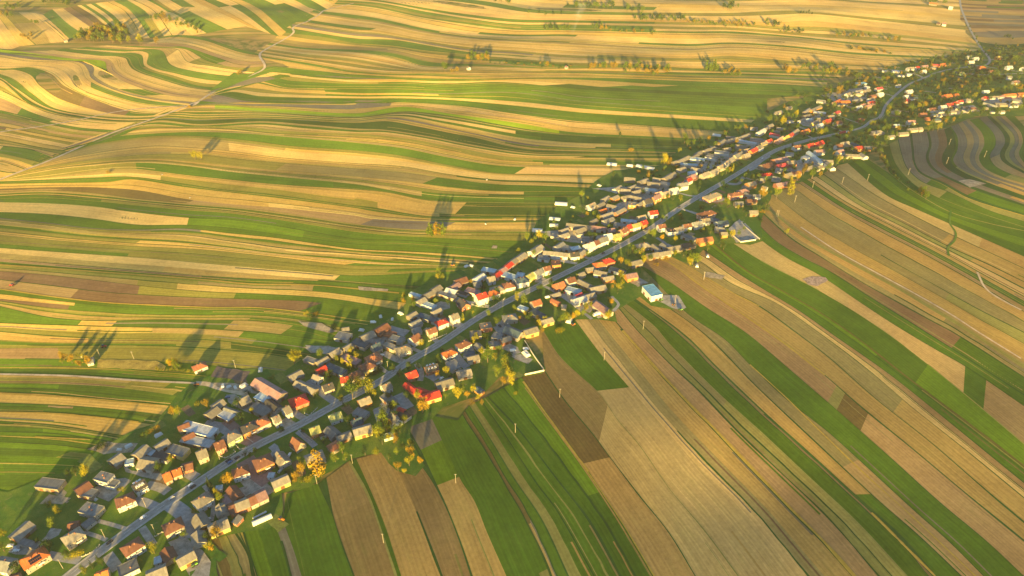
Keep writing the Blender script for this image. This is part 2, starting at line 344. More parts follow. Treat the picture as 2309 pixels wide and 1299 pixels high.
# left hand fields, from the bottom of the picture up
LG = [
 'C -150,1240 300,1250 600,1270', 'C 0,1150 300,1165 600,1200 830,1250', 'C 0,1057 300,1070 600,1110 830,1160', 'C 0,998 300,1020 600,1065 830,1100', 'C 0,942 300,950 600,975 900,1018', 'C 0,893 300,905 600,925 950,965',
 'C 0,830 300,845 600,880 950,905 1100,930', 'C 0,782 300,785 600,800 900,835 1150,870', 'C 0,730 400,738 800,765 1130,780 1300,800',
 'C 0,690 300,690 600,697 900,715 1200,740 1500,790', 'C 0,636 300,640 600,645 900,655 1200,675 1500,710 1750,740',
 'C 0,577 300,575 600,575 900,580 1200,590 1500,605 1700,640', 'C 0,530 300,545 600,545 900,548 1200,565 1500,600 1700,625',
 'C 0,480 300,505 600,520 900,520 1200,528 1500,560 1700,590', 'C 0,430 300,440 600,450 900,455 1200,465 1500,485 1800,520',
 'C 0,335 300,400 600,418 900,412 1200,415 1500,420 1800,465 1900,500', 'C 0,290 300,318 600,345 900,365 1200,368 1500,372 1800,400 2000,430',
 'C 0,235 300,278 600,312 900,328 1200,340 1500,343 1800,375 2050,410', 'C 0,180 300,215 600,252 900,272 1200,285 1500,295 1800,308 2250,375',
 'C 0,130 300,155 600,190 900,225 1200,250 1500,262 1900,288 2280,350', 'C 0,95 300,115 600,137 900,158 1200,182 1450,205 1700,208 1900,218 2309,258',
 'C 0,58 300,85 600,110 900,135 1200,160 1500,178 1900,192 2350,232', 'C 0,25 300,52 600,78 900,100 1200,125 1500,148 1800,172 2400,215',
 'A 0,1035 500,1070 1000,1105 1500,1150 2000,1190 2309,1215 C 2450,140', 'A 0,950 400,990 900,1025 1300,1045 1700,1085 2309,1150 C 2550,100',
 'A 0,865 300,895 600,930 900,950 1200,965 1500,1005 1900,1060 2309,1085 B 900,1275 1250,1300',
 'A 0,840 300,870 600,905 900,915 1200,908 1500,940 1800,970 2309,1040 B 600,1200 900,1218 1250,1250',
 'A 0,802 300,815 600,845 900,885 1200,885 1500,905 1800,945 2309,1010 B 600,1165 900,1185 1270,1222',
 'A 0,738 300,745 600,765 900,805 1200,835 1500,850 1800,890 2309,975 B 600,1130 900,1150 1300,1180',
 'A 0,700 300,690 600,712 900,740 1200,768 1500,793 1800,832 2309,905 B 600,1085 900,1095 1350,1100',
 'A 0,672 300,662 600,680 900,718 1200,745 1500,768 1800,802 2309,880 B 600,1055 900,1065 1350,1060',
 'A 0,650 300,640 600,640 900,660 1200,715 1500,750 1800,772 2100,803 2309,825 B 400,990 740,1005 1100,1015 1500,1010',
 'A 0,620 300,615 700,608 860,590 1200,640 1500,675 1800,710 2309,775 B 400,940 740,985 1000,990 1500,990',
 'A 0,603 300,592 600,578 860,572 1200,618 1430,652 1800,690 2309,760 B 400,915 740,970 1000,978 1500,980',
 'A 0,599 300,582 600,560 860,548 1200,585 1500,622 1800,655 2309,720 B 300,855 600,915 740,945 1000,962 1500,968',
 'A 0,596 300,575 600,535 780,520 900,522 1200,560 1500,592 1800,622 2309,655 B 500,820 740,868 900,880 1400,890 1600,890',
 'A 0,594 150,560 400,520 600,500 900,480 1200,500 1500,540 1800,570 2309,620 B 500,800 740,845 900,858 1400,868 1600,870',
 'A 0,592 150,550 400,505 700,470 1000,455 1300,480 1600,510 1800,530 2309,570 B 600,745 900,785 1200,810 1600,812',
 'A 0,591 150,540 400,490 700,450 1000,425 1340,432 1500,450 1800,480 2309,520 B 600,690 900,730 1200,765 1500,775 1750,785',
 'A 0,590 150,535 400,460 700,405 1000,372 1200,380 1500,405 1800,445 2309,485 B 600,650 900,700 1200,735 1500,745 1750,755',
 'A 0,589 250,495 560,388 700,358 1000,328 1300,332 1600,365 1900,405 2309,436 B 600,615 900,665 1200,705 1500,715 1750,725',
 'A 0,588 250,490 560,375 700,345 1000,308 1300,308 1600,335 1900,372 2309,400 B 600,580 900,640 1200,690 1500,700 1800,705',
 'A 0,587 250,485 500,385 700,318 1000,290 1300,280 1600,290 1900,315 2309,350 B 600,530 900,590 1200,640 1500,655 1900,660',
 'A 0,586 400,425 870,258 1200,245 1500,255 1800,285 2309,302 B 600,475 900,530 1200,590 1500,610 1900,615',
 'A 0,585 400,422 900,240 1300,250 1700,232 2000,258 2309,280 B 500,428 800,475 1000,515 1300,565 1500,580 1900,583 2250,585',
 'A 0,584 400,420 980,212 1300,230 1700,212 2000,232 2309,258 B 500,412 800,458 1000,498 1300,548 1500,567 1900,572 2250,575',
 'A 0,583 500,375 1000,203 1300,205 1700,195 2309,222 B 500,355 700,390 900,430 1100,470 1300,520 1500,545 2200,560',
 'A 0,582 500,373 1050,182 1300,185 1700,180 2309,205 B 500,325 700,345 900,390 1100,430 1300,470 1500,500 1800,520 2250,530',
 'A 0,581 500,371 1100,163 1300,165 1700,160 2309,190 B 600,305 800,330 1000,360 1200,395 1400,425 1670,448 2250,480',
 'A 0,580 500,369 1150,142 1700,150 2309,185 B 600,292 800,305 1000,335 1200,370 1400,405 1670,440 2250,470',
 'A 0,579 500,367 1200,122 1700,125 2309,160 B 600,262 900,305 1200,345 1400,375 1700,425 2250,455',
 'A 0,578 700,290 1230,110 1700,100 2309,105 B 300,235 600,240 900,252 1200,300 1500,335 1700,360 2000,378 2309,400',
 'L 700,865 1220,690 1390,620 1600,655 2020,658 2309,664 B 300,220 600,225 900,235 1200,275 1500,320 1700,345 2000,365 2309,388',
 'L 700,862 1220,688 1480,598 1700,625 2309,638 B 600,205 900,215 1200,240 1500,270 1800,300 2309,330',
 'L 700,860 1220,686 1560,550 1850,580 2309,605 B 600,172 900,180 1200,170 1400,180 1700,225 2000,250 2309,270',
 'L 700,858 1220,684 1600,520 1880,570 2309,570 B 600,140 900,150 1200,140 1500,150 1800,190 2309,215',
 'L 700,856 1220,682 1700,470 1900,500 2309,535 B 600,100 900,110 1200,100 1500,120 1800,150 2309,175',
 'L 1220,680 1730,440 2000,465 2309,500 M 600,515 900,525 1300,510 1800,515 2309,540 N 700,560',
]
LS = {0: 'G g|o.5', 1: 'G g G', 2: '2g|G.3 o g', 3: 't', 4: '2g 1g|p.3|g.45', 5: 't', 6: 'g G|g.3', 7: 'o|a.2|o.5 a|o.6', 8: 'g g|G.4', 9: 'G|g.5', 10: 'p|o.2', 11: 'o g|o.6', 12: 't|o.3', 13: 'o t|a.5',
      14: 'g|t.25|d.36|a.72|g.9', 15: 'a o b|g.2|g.6', 16: 't|g.22 g', 17: 'p|n.2', 18: '2n|o.36|g.6', 19: 'a|o.35|t.45 o|a.5', 20: 'g|g.3 p|g.5', 21: 'a|t.4', 22: 'T', 23: 'g|o.3 o o', 24: 't o|t.3 g a', 25: 'T a o|g.3 k|t.4',
      26: 'g', 27: 'T|G.37|g.6', 28: '2g|g.3 g|o.2', 29: 't|o.4 g a', 30: 's|p.36|k.7|t.85', 31: 't|T.5 t', 32: '3g|o.93', 33: 'T|o.3|t.7', 34: 'a|t.3', 35: 'o|g.25|g.6', 36: 'T|a.4 o t', 37: 'o|a.5', 38: 'a|t.3 t t', 39: 'a|T.4', 40: 'a|t.5 o',
      41: 'g|T.88', 42: 'a T|t.5 t o', 43: 'o a|t.5 T', 44: 'g a', 45: 'd', 46: 'k|t.5 t g|k.6 t', 47: 't g T', 48: 'g t|o.4 g', 49: 'o|t.2|l.34|l.8|g.86', 50: 't k|T.6', 51: 't g|T.5 g k|g.5', 52: 'g|g.4', 53: 'T o|g.4 t|g.6', 54: 'g|t.2|g.4 g|g.5 t|g.4', 55: 'g t|g.3 o|g.5', 56: 'T g|t.4 k|t.4 g', 57: 't g t T'}
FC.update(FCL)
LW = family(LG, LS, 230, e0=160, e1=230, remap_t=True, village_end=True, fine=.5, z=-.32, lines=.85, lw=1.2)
family(['C -150,1450 300,1460 700,1475', LG[0]], {0: 'G g|o.6 G|g.4'}, 60, e0=120, e1=60, z=-.3, fine=.5)
# top band beyond the track
TG = [
 'L 1220,680 1730,440 2000,465 2309,500 M 600,515 900,525 1300,510 1800,515 2309,540 N 700,560 1000,575',
 'L 1730,380 2000,430 2309,480 M 600,500 900,510 1300,500 1700,500 2309,520 N 700,540 1000,560',
 'L 1700,360 2000,400 2309,450 M 400,470 620,465 900,480 1300,475 2309,505 N 600,520 1000,545',
 'L 1740,330 2000,370 2309,400 M 400,440 700,462 870,455 1300,465 1700,465 2309,495 N 600,500 1000,510',
 'L 1780,305 2000,330 2309,355 M 400,400 600,450 870,440 1200,450 1600,455 2309,470 N 600,480 1100,500',
 'L 1830,275 2000,300 2309,310 M 400,330 600,370 850,400 1200,420 1500,440 1900,430 2309,450 N 600,470 1200,480',
 'L 1880,215 2100,240 2309,280 M 400,300 600,330 850,352 1200,380 1500,405 1900,412 2309,440 N 600,440 1200,450',
 'L 1920,190 2309,250 M 400,260 700,310 900,340 1200,360 1500,385 1900,395 2309,425 N 600,420 1200,440 1500,455',
 'L 1960,165 2309,215 M 300,225 600,275 900,320 1200,340 1500,370 2309,400 N 400,400 800,420 1200,430 1500,445',
 'L 2000,145 2309,190 M 300,200 600,255 900,290 1200,310 1500,330 2309,370 N 400,350 800,385 1200,415 1500,435',
 'L 2050,110 2309,150 M 300,170 600,230 900,265 1200,285 1500,300 2309,340 N 400,325 800,350 1200,390 1500,410 1850,425',
 'L 2090,80 2309,110 M 300,130 600,195 900,240 1200,260 1500,270 2309,310 N 400,295 800,320 1200,365 1500,385 1900,390',
 'L 2110,60 2309,75 M 300,100 600,165 900,215 1200,235 1500,235 2309,270 N 400,265 800,290 1200,330 1600,350 1950,370',
 'L 2150,40 2309,50 M 300,70 600,130 900,185 1200,210 1500,210 2309,235 N 400,235 800,255 1200,310 1600,330 1980,350',
 'L 2200,20 2309,25 M 300,45 600,110 900,150 1200,185 1500,190 2309,205 N 400,205 800,235 1200,275 1600,305 2000,335',
 'L 2200,0 M 300,20 600,75 900,125 1200,160 1500,160 2309,175 N 400,180 800,210 1200,235 1600,270 2000,310',
 'L 2250,-20 M 300,0 600,50 900,95 1200,125 1500,130 2309,145 N 400,150 700,170 1000,175 1500,225 1980,280',
 'M 0,-40 600,10 900,60 1200,100 1500,110 2309,115 N 400,120 700,120 900,100 1300,140 1900,210',
 'M 100,-60 700,-20 1000,10 1300,60 1600,75 2309,85 N 400,85 800,70 1300,110 1900,165',
 'M 200,-90 900,-40 1300,10 1600,30 2309,50 N 400,50 900,45 1400,80 1890,120',
 'M 300,-110 1000,-60 1500,-10 2309,15 N 400,20 900,15 1400,40 1880,75',
 'M 300,-140 1000,-100 1500,-50 2309,-20 N 400,-20 900,-25 1400,0 1880,30',
 'M 300,-240 1000,-200 1500,-160 2309,-130 N 400,-130 900,-135 1400,-110 1880,-80']
TS = {0: 'g g|o.3|g.6 t', 1: 't g|a.4 g|o.4 t', 2: 'T o|g.5 t|k.5', 3: 'o T|g.5 t|d.7', 4: 'T g|a.5 a|g.5', 5: 'a|t.2|g.4|g.6 t|g.3|o.5 o', 6: '3g|T.33|t.6 g|t.4|T.6', 7: 'T k|T.4', 8: 'o T|o.5 t', 9: 'g|T.12|t.5 T', 10: 't T|T.5 a g|T.4', 11: 'g|t.2 T|g.5 T', 12: 'T|g.25|T.4 t',
      13: 't T|t.5 g|g.3', 14: 'o|g.3|T.5 g|o.5', 15: 'T g|o.5', 16: 'T|t.4 T|T.5', 17: 'T g|o.5', 18: 'T T|g.35|T.5', 19: 'T|t.5 g|T.3', 20: 'T t|o.5 g|T.4'}
FC['g'] = (.11,.185,.02)
family(TG, TS, 170, e0=20, e1=10, z=-.27, fine=.8, pal='tTTTTaoggk', unit=16, lines=.85, lw=2.0)
# hillside left of the track
HG = [
 'A -300,560 0,590 60,570', 'A -300,430 0,470 100,500 170,525', 'A -300,380 0,420 150,450 260,480', 'A -300,340 0,370 200,395 340,445', 'A -300,290 0,330 250,380 430,405', 'A -300,240 0,280 250,325 500,375',
 'A -300,200 0,245 300,300 570,345', 'A -300,150 0,190 200,230 450,290 650,308', 'A -300,90 0,140 250,200 500,250 740,270', 'A -300,10 0,60 200,150 400,210 600,235 830,238', 'A -300,-80 0,10 150,80 300,150 520,195 700,215 880,220',
 'L -300,420 0,520 100,600 200,680 L 450,755 750,790 960,790', 'L -300,400 0,505 100,570 300,695 L 550,750 800,775 1010,772', 'L -300,390 0,480 100,520 200,600 350,700 L 600,748 850,765 1060,757',
 'L -300,400 0,455 100,455 200,490 260,560 400,650 L 700,735 900,755 1110,740', 'L -300,395 0,445 200,440 330,480 420,560 700,680 L 900,730 1150,727', 'L -300,380 0,432 300,430 430,470 510,570 740,650 1000,705 1220,700',
 'L -300,330 0,370 200,400 430,400 520,430 560,510 700,580 900,640 1220,685', 'L -300,290 0,340 400,390 560,400 610,440 610,490 750,570 1000,635 1270,665', 'L 100,330 500,385 680,400 700,460 830,540 1100,620 1340,640',
 'L 300,330 600,370 770,385 790,440 900,500 1150,570 1400,610', 'L 400,320 700,350 870,370 920,440 1100,500 1300,560 1480,570', 'L 480,315 800,335 960,345 960,420 1150,480 1350,520 1530,530',
 'L 560,305 850,325 1050,330 1110,420 1250,460 1450,490 1600,495', 'L 620,300 900,318 1150,320 1220,400 1380,430 1500,450 1660,470', 'L 700,295 950,310 1200,318 1340,390 1480,430 1600,440 1720,430',
 'L 900,300 1080,305 1200,305 1400,370 1560,420 1725,415', 'L 1000,270 1100,255 1250,280 1450,340 1600,380 1690,385', 'L 1000,250 1150,225 1300,240 1500,300 1600,330 1690,350']
HS = {0: 't a', 1: 't o', 2: 'T|g.5|g.9', 3: 't o', 4: 't T', 5: 'o b|t.4', 6: 't|o.5 p', 7: 'o o|a.5 g', 8: 'p|g.4|T.6', 9: 'T T', 10: 'o T', 11: 'd T', 12: 'g', 13: 'T T', 14: 'g|s.4|b.6|g.8', 15: 'T T', 16: 'T T|g.6', 17: 'T k', 18: 'l|l.35|T.5|g.7|T.8', 19: 'p T', 20: 'T g', 21: 'g|o.5 T', 22: 'g', 23: 'a|T.5', 24: 'T|o.6', 25: 'G|G.5|p.7', 26: 'p T', 27: 'T t g'}
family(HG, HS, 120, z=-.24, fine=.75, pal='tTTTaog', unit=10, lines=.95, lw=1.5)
KG = ['L -500,60 -150,200 0,320', 'L -300,40 -50,190 80,320', 'L -60,40 60,200 130,300', 'L 0,60 120,190 230,290', 'L 120,80 280,200 330,280', 'L 200,80 340,190 430,270', 'L 280,95 380,180 450,250', 'L 340,60 450,160 560,230', 'L 410,55 550,150 640,210', 'L 500,35 620,110 700,180', 'L 560,30 680,110 770,200', 'L 620,20 740,100 850,220', 'L 700,10 820,80 930,250', 'L 780,0 900,80 1010,240', 'L 850,-10 1000,70 1120,230', 'L 900,-30 1080,70 1250,230', 'L 950,-50 1150,80 1420,200', 'L 1000,-60 1250,80 1480,190', 'L 1080,-70 1330,75 1600,170', 'L 1150,-80 1450,60 1700,200', 'L 1250,-90 1600,50 1820,240', 'L 1400,-90 1700,30 1905,175', 'L 1550,-90 1850,20 2050,105', 'L 1700,-90 2000,-10 2130,60', 'L 1900,-90 2100,-40 2200,0']
KS = {0: 'T', 1: 'T', 2: 'y|t.5', 3: 'o|a.4', 4: 'T', 5: 'T T', 6: 'g', 7: 'T', 8: 'b s', 9: 'T g', 10: 'T g', 11: 'T t', 12: 't|T.5 g', 13: 'g|o.6 T', 14: 'T', 15: 'g|T.5 o|g.5', 16: 'T|g.5', 17: 'g|T.4', 18: 'T t', 19: 'g|T.5 T|g.5', 20: 'T|t.4 g', 21: 'g T|g.6', 22: 'T g', 23: 'T t'}
family(KG, KS, 60, z=-.21, pal='TTag', lines=.4, lw=1.5)
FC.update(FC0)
for k_ in 'tTpbasyBkn': FC[k_] = tuple(v*.77 for v in FC[k_])      # right-hand stubble darkened in colour to stand in for weaker sunlight there
for k_ in 'gGdo': FC[k_] = tuple(v*.85 for v in FC[k_])  # greens on this side dimmed too, for the same weaker light
# right hand fields, from the near village end out to the right
RG = [
 'O 380,1290 400,1420', 'O 470,1220 500,1299', 'O 530,1200 560,1250 571,1299', 'O 548,1195 558,1230 580,1299', 'O 620,1180 640,1240 656,1299', 'O 640,1180 662,1240 680,1299', 'O 646,1120 660,1185 688,1299', 'O 720,1095 748,1157 771,1230 797,1299',
 'O 735,1085 750,1157 773,1230 799,1299', 'O 790,1045 829,1115 859,1196 893,1299', 'O 806,1040 840,1115 870,1190 905,1299', 'O 880,1020 911,1084 934,1139 964,1215 996,1299', 'O 920,1010 973,1084 1006,1147 1036,1223 1061,1299',
 'O 922,968 951,1020 989,1101 1010,1147 1040,1223 1066,1299', 'O 973,942 1002,1004 1040,1084 1070,1130 1099,1202 1142,1299', 'O 1036,953 1070,1004 1112,1075 1154,1156 1218,1299', 'O 1061,919 1104,987 1154,1071 1222,1173 1281,1299',
 'O 1087,906 1137,978 1209,1088 1256,1151 1340,1299', 'O 1104,898 1171,970 1256,1080 1328,1173 1399,1299', 'O 1180,856 1230,927 1298,1020 1328,1063 1399,1173 1475,1299', 'O 1230,839 1273,902 1336,978 1374,1029 1442,1118 1509,1202 1568,1299',
 'O 1225,745 1264,805 1353,889 1391,944 1442,1004 1509,1101 1590,1198 1665,1299', 'O 1300,725 1357,801 1416,870 1484,949 1569,1046 1650,1126 1730,1220 1790,1299', 'O 1345,715 1442,835 1509,919 1610,1025 1729,1147 1805,1236 1860,1299',
 'O 1380,715 1476,826 1569,925 1602,957 1687,1046 1784,1147 1856,1219 1927,1299', 'O 1400,700 1442,750 1526,835 1572,877 1665,974 1771,1075 1868,1168 1982,1299', 'O 1395,672 1475,735 1509,775 1606,873 1729,987 1847,1097 1932,1177 2046,1299',
 'O 1420,665 1547,758 1615,826 1712,919 1830,1025 1949,1135 2033,1211 2109,1299', 'O 1450,655 1585,750 1708,873 1847,1004 1978,1126 2075,1211 2168,1299', 'O 1475,630 1551,707 1636,766 1691,822 1771,898 1868,974 1957,1054 2058,1147 2143,1223 2219,1299',
 'O 1440,595 1509,635 1594,694 1682,750 1763,818 1885,923 1995,1020 2122,1135 2228,1223 2309,1299', 'O 1470,580 1509,592 1573,639 1678,711 1763,770 1860,846 1944,919 2058,1012 2185,1118 2309,1219', 'O 1500,570 1573,613 1636,651 1712,690 1796,750 1873,809 1974,898 2101,999 2228,1109 2309,1177',
 'O 1530,570 1577,588 1649,639 1746,681 1847,750 1953,830 2058,919 2185,1020 2309,1122', 'O 1575,555 1649,605 1721,651 1805,702 1890,762 1975,821 2030,862 2143,953 2309,1088', 'O 1610,550 1687,612 1763,655 1848,704 1933,762 2045,850 2185,955 2309,1050',
 'O 1640,540 1721,590 1848,655 1933,705 2017,762 2093,821 2220,925 2309,1000', 'O 1660,485 1712,537 1772,580 1848,620 1933,677 2017,732 2102,783 2182,829 2309,915', 'O 1690,485 1746,541 1805,578 1869,611 1954,665 2038,717 2123,771 2182,808 2309,890',
 'O 1720,480 1784,537 1848,577 1933,630 2017,677 2102,724 2153,751 2309,850', 'O 1735,475 1805,530 1869,568 1954,614 2038,660 2102,699 2170,740 2309,830', 'O 1720,450 1805,512 1890,564 1975,609 2060,656 2144,705 2208,747 2309,808',
 'O 1765,425 1848,491 1911,529 1996,580 2102,639 2208,698 2309,749', 'O 1795,408 1890,469 1975,516 2081,571 2187,630 2309,702', 'O 1825,400 1911,457 2017,512 2132,571 2220,620 2309,668', 'O 1860,395 1954,461 2038,503 2136,554 2229,596 2309,635',
 'O 1890,382 1975,440 2060,486 2148,530 2309,605', 'O 1905,362 1996,438 2068,472 2144,505 2309,578', 'O 1945,350 2009,393 2060,431 2144,478 2229,503 2309,520']
RS = {0: 's b', 1: 's o a', 2: 'o y', 3: 'G g', 4: 'k', 5: 'g', 6: 'g', 7: 'd', 8: 'B|B.2|t.55', 9: 'g', 10: 't', 11: 'B|B.3', 12: 'd', 13: 'k|G.10|t.24', 14: 'g', 15: 'g|o.6 .5s|b.5 g', 16: 'o|o.4 g', 17: 'g g', 18: 'g G|g.4', 19: 's|t.30', 20: 'B|T.25', 21: 'g|T.20', 22: 'T a', 23: 't', 24: 'p', 25: 'o|o.4 a|o.3', 26: '3g d', 27: 't|t.3|g.57', 28: 'a|p.5', 29: 'g', 30: 'p|o.39|s.41|p.46', 31: 't', 32: 'a|t.5', 33: 'T p', 34: '2g G|g.4', 35: 'g|G.5|g.8', 36: 'T|T.3|g.6|p.65', 37: 'g', 38: 'b|n.3|g.55', 39: 'a t|a.5', 40: 'o a t', 41: 't a|o.5', 42: 'a t', 43: 'p g t|b.8', 44: 'T o|t.5', 45: 'a|t.4', 46: 'T|t.5|b.9', 47: 'g G g'}
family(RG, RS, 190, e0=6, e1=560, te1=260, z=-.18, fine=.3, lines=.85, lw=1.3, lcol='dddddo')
SG = ['r 1130,60 1180,220 1300,310 1500,420 1700,480 1889,525', 'r 1165,30 1200,150 1250,220 1330,290 1500,370 1700,440 1889,500', 'r 1215,20 1240,120 1270,190 1350,260 1480,310 1700,410 1889,470', 'r 1278,-5 1290,80 1300,160 1335,215 1450,270 1600,350 1889,440',
 'r 1290,-5 1300,80 1310,160 1345,210 1460,262 1610,340 1889,430', 'r 1372,-8 1385,60 1368,130 1400,190 1500,250 1650,310 1889,390', 'r 1382,-10 1396,60 1380,130 1412,188 1512,245 1660,300 1889,380', 'r 1465,-20 1482,60 1455,120 1462,170 1540,225 1700,290 1889,355', 'r 1500,-35 1535,20 1535,90 1512,145 1545,185 1660,240 1889,325',
 'r 1515,-40 1545,20 1550,80 1530,140 1560,180 1680,235 1889,315', 'r 1560,-60 1610,0 1622,50 1600,130 1620,180 1700,230 1889,292', 'r 1600,-70 1665,0 1678,60 1650,130 1680,185 1780,235 1889,268', 'r 1650,-80 1725,0 1738,60 1708,120 1730,170 1800,210 1889,240', 'r 1690,-90 1775,0 1788,50 1760,110 1780,155 1889,215',
 'r 1730,-95 1828,0 1840,50 1810,110 1832,155 1889,190', 'r 1780,-100 1868,-10 1882,50 1862,110 1889,160', 'r 1830,-100 1920,0 1940,60 1920,120 1950,170']
SS = {0: 'g g', 1: 'o|g.4', 2: 'k|g.3|o.4', 3: 'd', 4: 'k|b.3|g.5', 5: 'd', 6: 'k b|k.3|t.7', 7: '3d g|o.3|t.5', 8: 'k|k.3|t.6', 9: 'd', 10: 'k p|t.5', 11: 'G|g.3|o.6', 12: 'k|p.4', 13: 'd o', 14: 'k p', 15: 'g'}
SS = {i: SS[j] for i, j in enumerate([0, 1, 2, 3, 4, 5, 6, 7, 8, 10, 10, 11, 12, 13, 14, 15])}
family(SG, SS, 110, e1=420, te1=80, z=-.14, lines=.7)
# beyond the far road, top right
QG = [f'N 1895,{y} 2000,{y+6} 2200,{y+14} 2500,{y+20}' for y in (-60, -20, 10, 40, 62, 85, 108, 130)] + ['N 1940,160 2200,170 2500,175', 'N 1970,210 2200,200 2500,205', 'N 2010,270 2150,290 2500,270', 'N 2040,330 2200,320 2500,330', 'N 2080,380 2250,400 2500,390']
family(QG, {7: 'p k', 8: 'b p', 9: 'k t', 10: 'd g', 11: 'g d'}, 40, z=-.14, pal='tkpbg', unit=24)
# valley fields by the far village
family(['9 640,760 720,640 850,500 1100,410', '9 720,800 900,600 1000,500 1200,430', '9 800,850 1050,620 1250,530 1500,430', '9 900,860 1200,640 1400,540 1650,450', '9 1000,870 1350,680 1600,540 1987,470'], {0: 'g d', 1: 'g k b', 2: 'g g', 3: 'g d'}, 40, z=-.1)

# banks of dry yellow grass, hedge banks and paths drawn along single lines
ribbon('C -100,88 0,95 300,115 600,137 900,158 1200,182 1450,205 1700,208 1900,218 2309,258', 2.0, 'y', 200, -.1)
ribbon('C -100,225 0,235 300,278 600,312 900,328 1200,340 1500,343 1800,375 1980,400', 1.5, 'y', 160, -.1)
ribbon('C 0,836 400,860 900,905', 1.3, 'y'); ribbon('C 0,946 300,954 600,980 800,1005', 1.2, 'y'); ribbon('C 200,1090 500,1105 520,1108', 1.2, 'y')
ribbon('O 1404,745 1476,826 1569,925 1602,957 1687,1046 1784,1147 1856,1219 1927,1299', 2.2, 'y', 160, -.05, 0, 200)
ribbon('O 1400,742 1472,824 1565,925 1598,957 1683,1046 1780,1147 1852,1219 1923,1299', 1.6, 'd', 160, -.07, 0, 200)
ribbon('O 1470,580 1509,592 1573,639 1678,711 1763,770 1860,846', 1.6, 'y', 100, -.05)
ribbon('O 1500,570 1573,613 1636,651 1712,690', 1.2, 'y', 80, -.05)
ribbon('O 1610,550 1687,612 1763,655 1848,704 1933,762 2045,850 2185,955 2309,1050', 1.4, 's', 140, -.05)
ribbon('O 1848,655 1933,705 2017,762 2093,821', 1.3, 'T', 80, -.05)
ribbon('s 1080,960 1200,1080 1300,1180 1420,1299', 1.6, 'y', 60, -.05)
ribbon('O 1691,822 1771,895 1868,990 1957,1075 2058,1165 2143,1245 2200,1299', 1.0, 'y', 100, -.05)
ribbon('q 780,260 900,430 1060,650 1130,740', 1.4, 'y', 60, -.05); ribbon('q 1060,650 1300,1000 1480,1299', .9, 'y', 60, -.05)
FV = np.vstack(FV); FF = np.vstack(FF); FCOL = np.vstack(FCOL); FUV = np.vstack(FUV)
me = bpy.data.meshes.new('field_strips'); me.vertices.add(len(FV)); me.vertices.foreach_set('co', FV.ravel())
me.loops.add(FF.size); me.loops.foreach_set('vertex_index', FF.ravel().astype(np.int32))
me.polygons.add(len(FF)); me.polygons.foreach_set('loop_start', np.arange(0, FF.size, 4, dtype=np.int32)); me.polygons.foreach_set('loop_total', np.full(len(FF), 4, np.int32))
me.update(calc_edges=True)
a = me.attributes.new('Col', 'FLOAT_COLOR', 'FACE'); a.data.foreach_set('color', np.column_stack([FCOL, np.ones(len(FCOL))]).ravel())
u = me.uv_layers.new(name='UV'); u.data.foreach_set('uv', FUV.ravel())
me.polygons.foreach_set('use_smooth', np.ones(len(FF), bool))
me.materials.append(FIELD)
tag(link('field_strips', me), kind='structure')
print('field faces', len(FF))
# ---------------------------------------------------------------- village ground, roads, yards
def cdt_sheet(name, poly, sp, z, mat, kind='structure', smooth=True, coll=None):
    poly = [Vector((float(a), float(b))) for a, b in poly]
    xs = [p.x for p in poly]; ys = [p.y for p in poly]
    # densify the outline and make it a little ragged
    out = []
    for i, p in enumerate(poly):
        q = poly[(i+1) % len(poly)]; n = max(1, int((q-p).length/sp))
        for k in range(n): out.append(p.lerp(q, k/n)+Vector((rng.uniform(-1, 1), rng.uniform(-1, 1)))*sp*.12)
    n = len(out); inner = []
    if (max(xs)-min(xs)) > sp*1.5:
        X = np.arange(min(xs)+sp/2, max(xs), sp); Y = np.arange(min(ys)+sp/2, max(ys), sp)
        inner = [Vector((a+rng.uniform(-.2, .2)*sp, b+rng.uniform(-.2, .2)*sp)) for a in X for b in Y]
    r = delaunay_2d_cdt(out+inner, [(i, (i+1) % n) for i in range(n)], [list(range(n))], 1, 1e-4)
    vs = np.array([(v.x, v.y) for v in r[0]]); Z = terrain(vs[:, 0], vs[:, 1])+z
    V = [(a, b, c) for (a, b), c in zip(vs, Z)]; F = [tuple(f) for f in r[2]]
    if coll is not None: coll.add(V, F); return
    me = bpy.data.meshes.new(name); me.from_pydata(V, [], F); me.materials.append(mat)
    me.polygons.foreach_set('use_smooth', [True]*len(F)); me.update()
    return tag(link(name, me), kind=kind)
def wp(s, dens=True):
    P = np.array(pts(s), float); x, y, g = bp(P[:, 0], P[:, 1]); return list(zip(x, y))
vg, nt, bs = newmat('village_grass', .95); bs.inputs['Specular IOR Level'].default_value = .08
pos = geo_pos(nt); n1 = noise(nt, pos, .035, 5, .65); n2 = noise(nt, pos, .25, 4, .7); n3 = noise(nt, pos, 1.6, 3, .7)
c = mix(nt, remap(nt, n1, .42, .62, 0, 1), (.055, .13, .018), (.13, .19, .03))
c = mix(nt, remap(nt, n2, .58, .72, 0, .6), c, (.20, .17, .09))
c = vmul(nt, c, remap(nt, n3, .3, .7, .72, 1.25)); nt.links.new(c, bs.inputs['Base Color'])
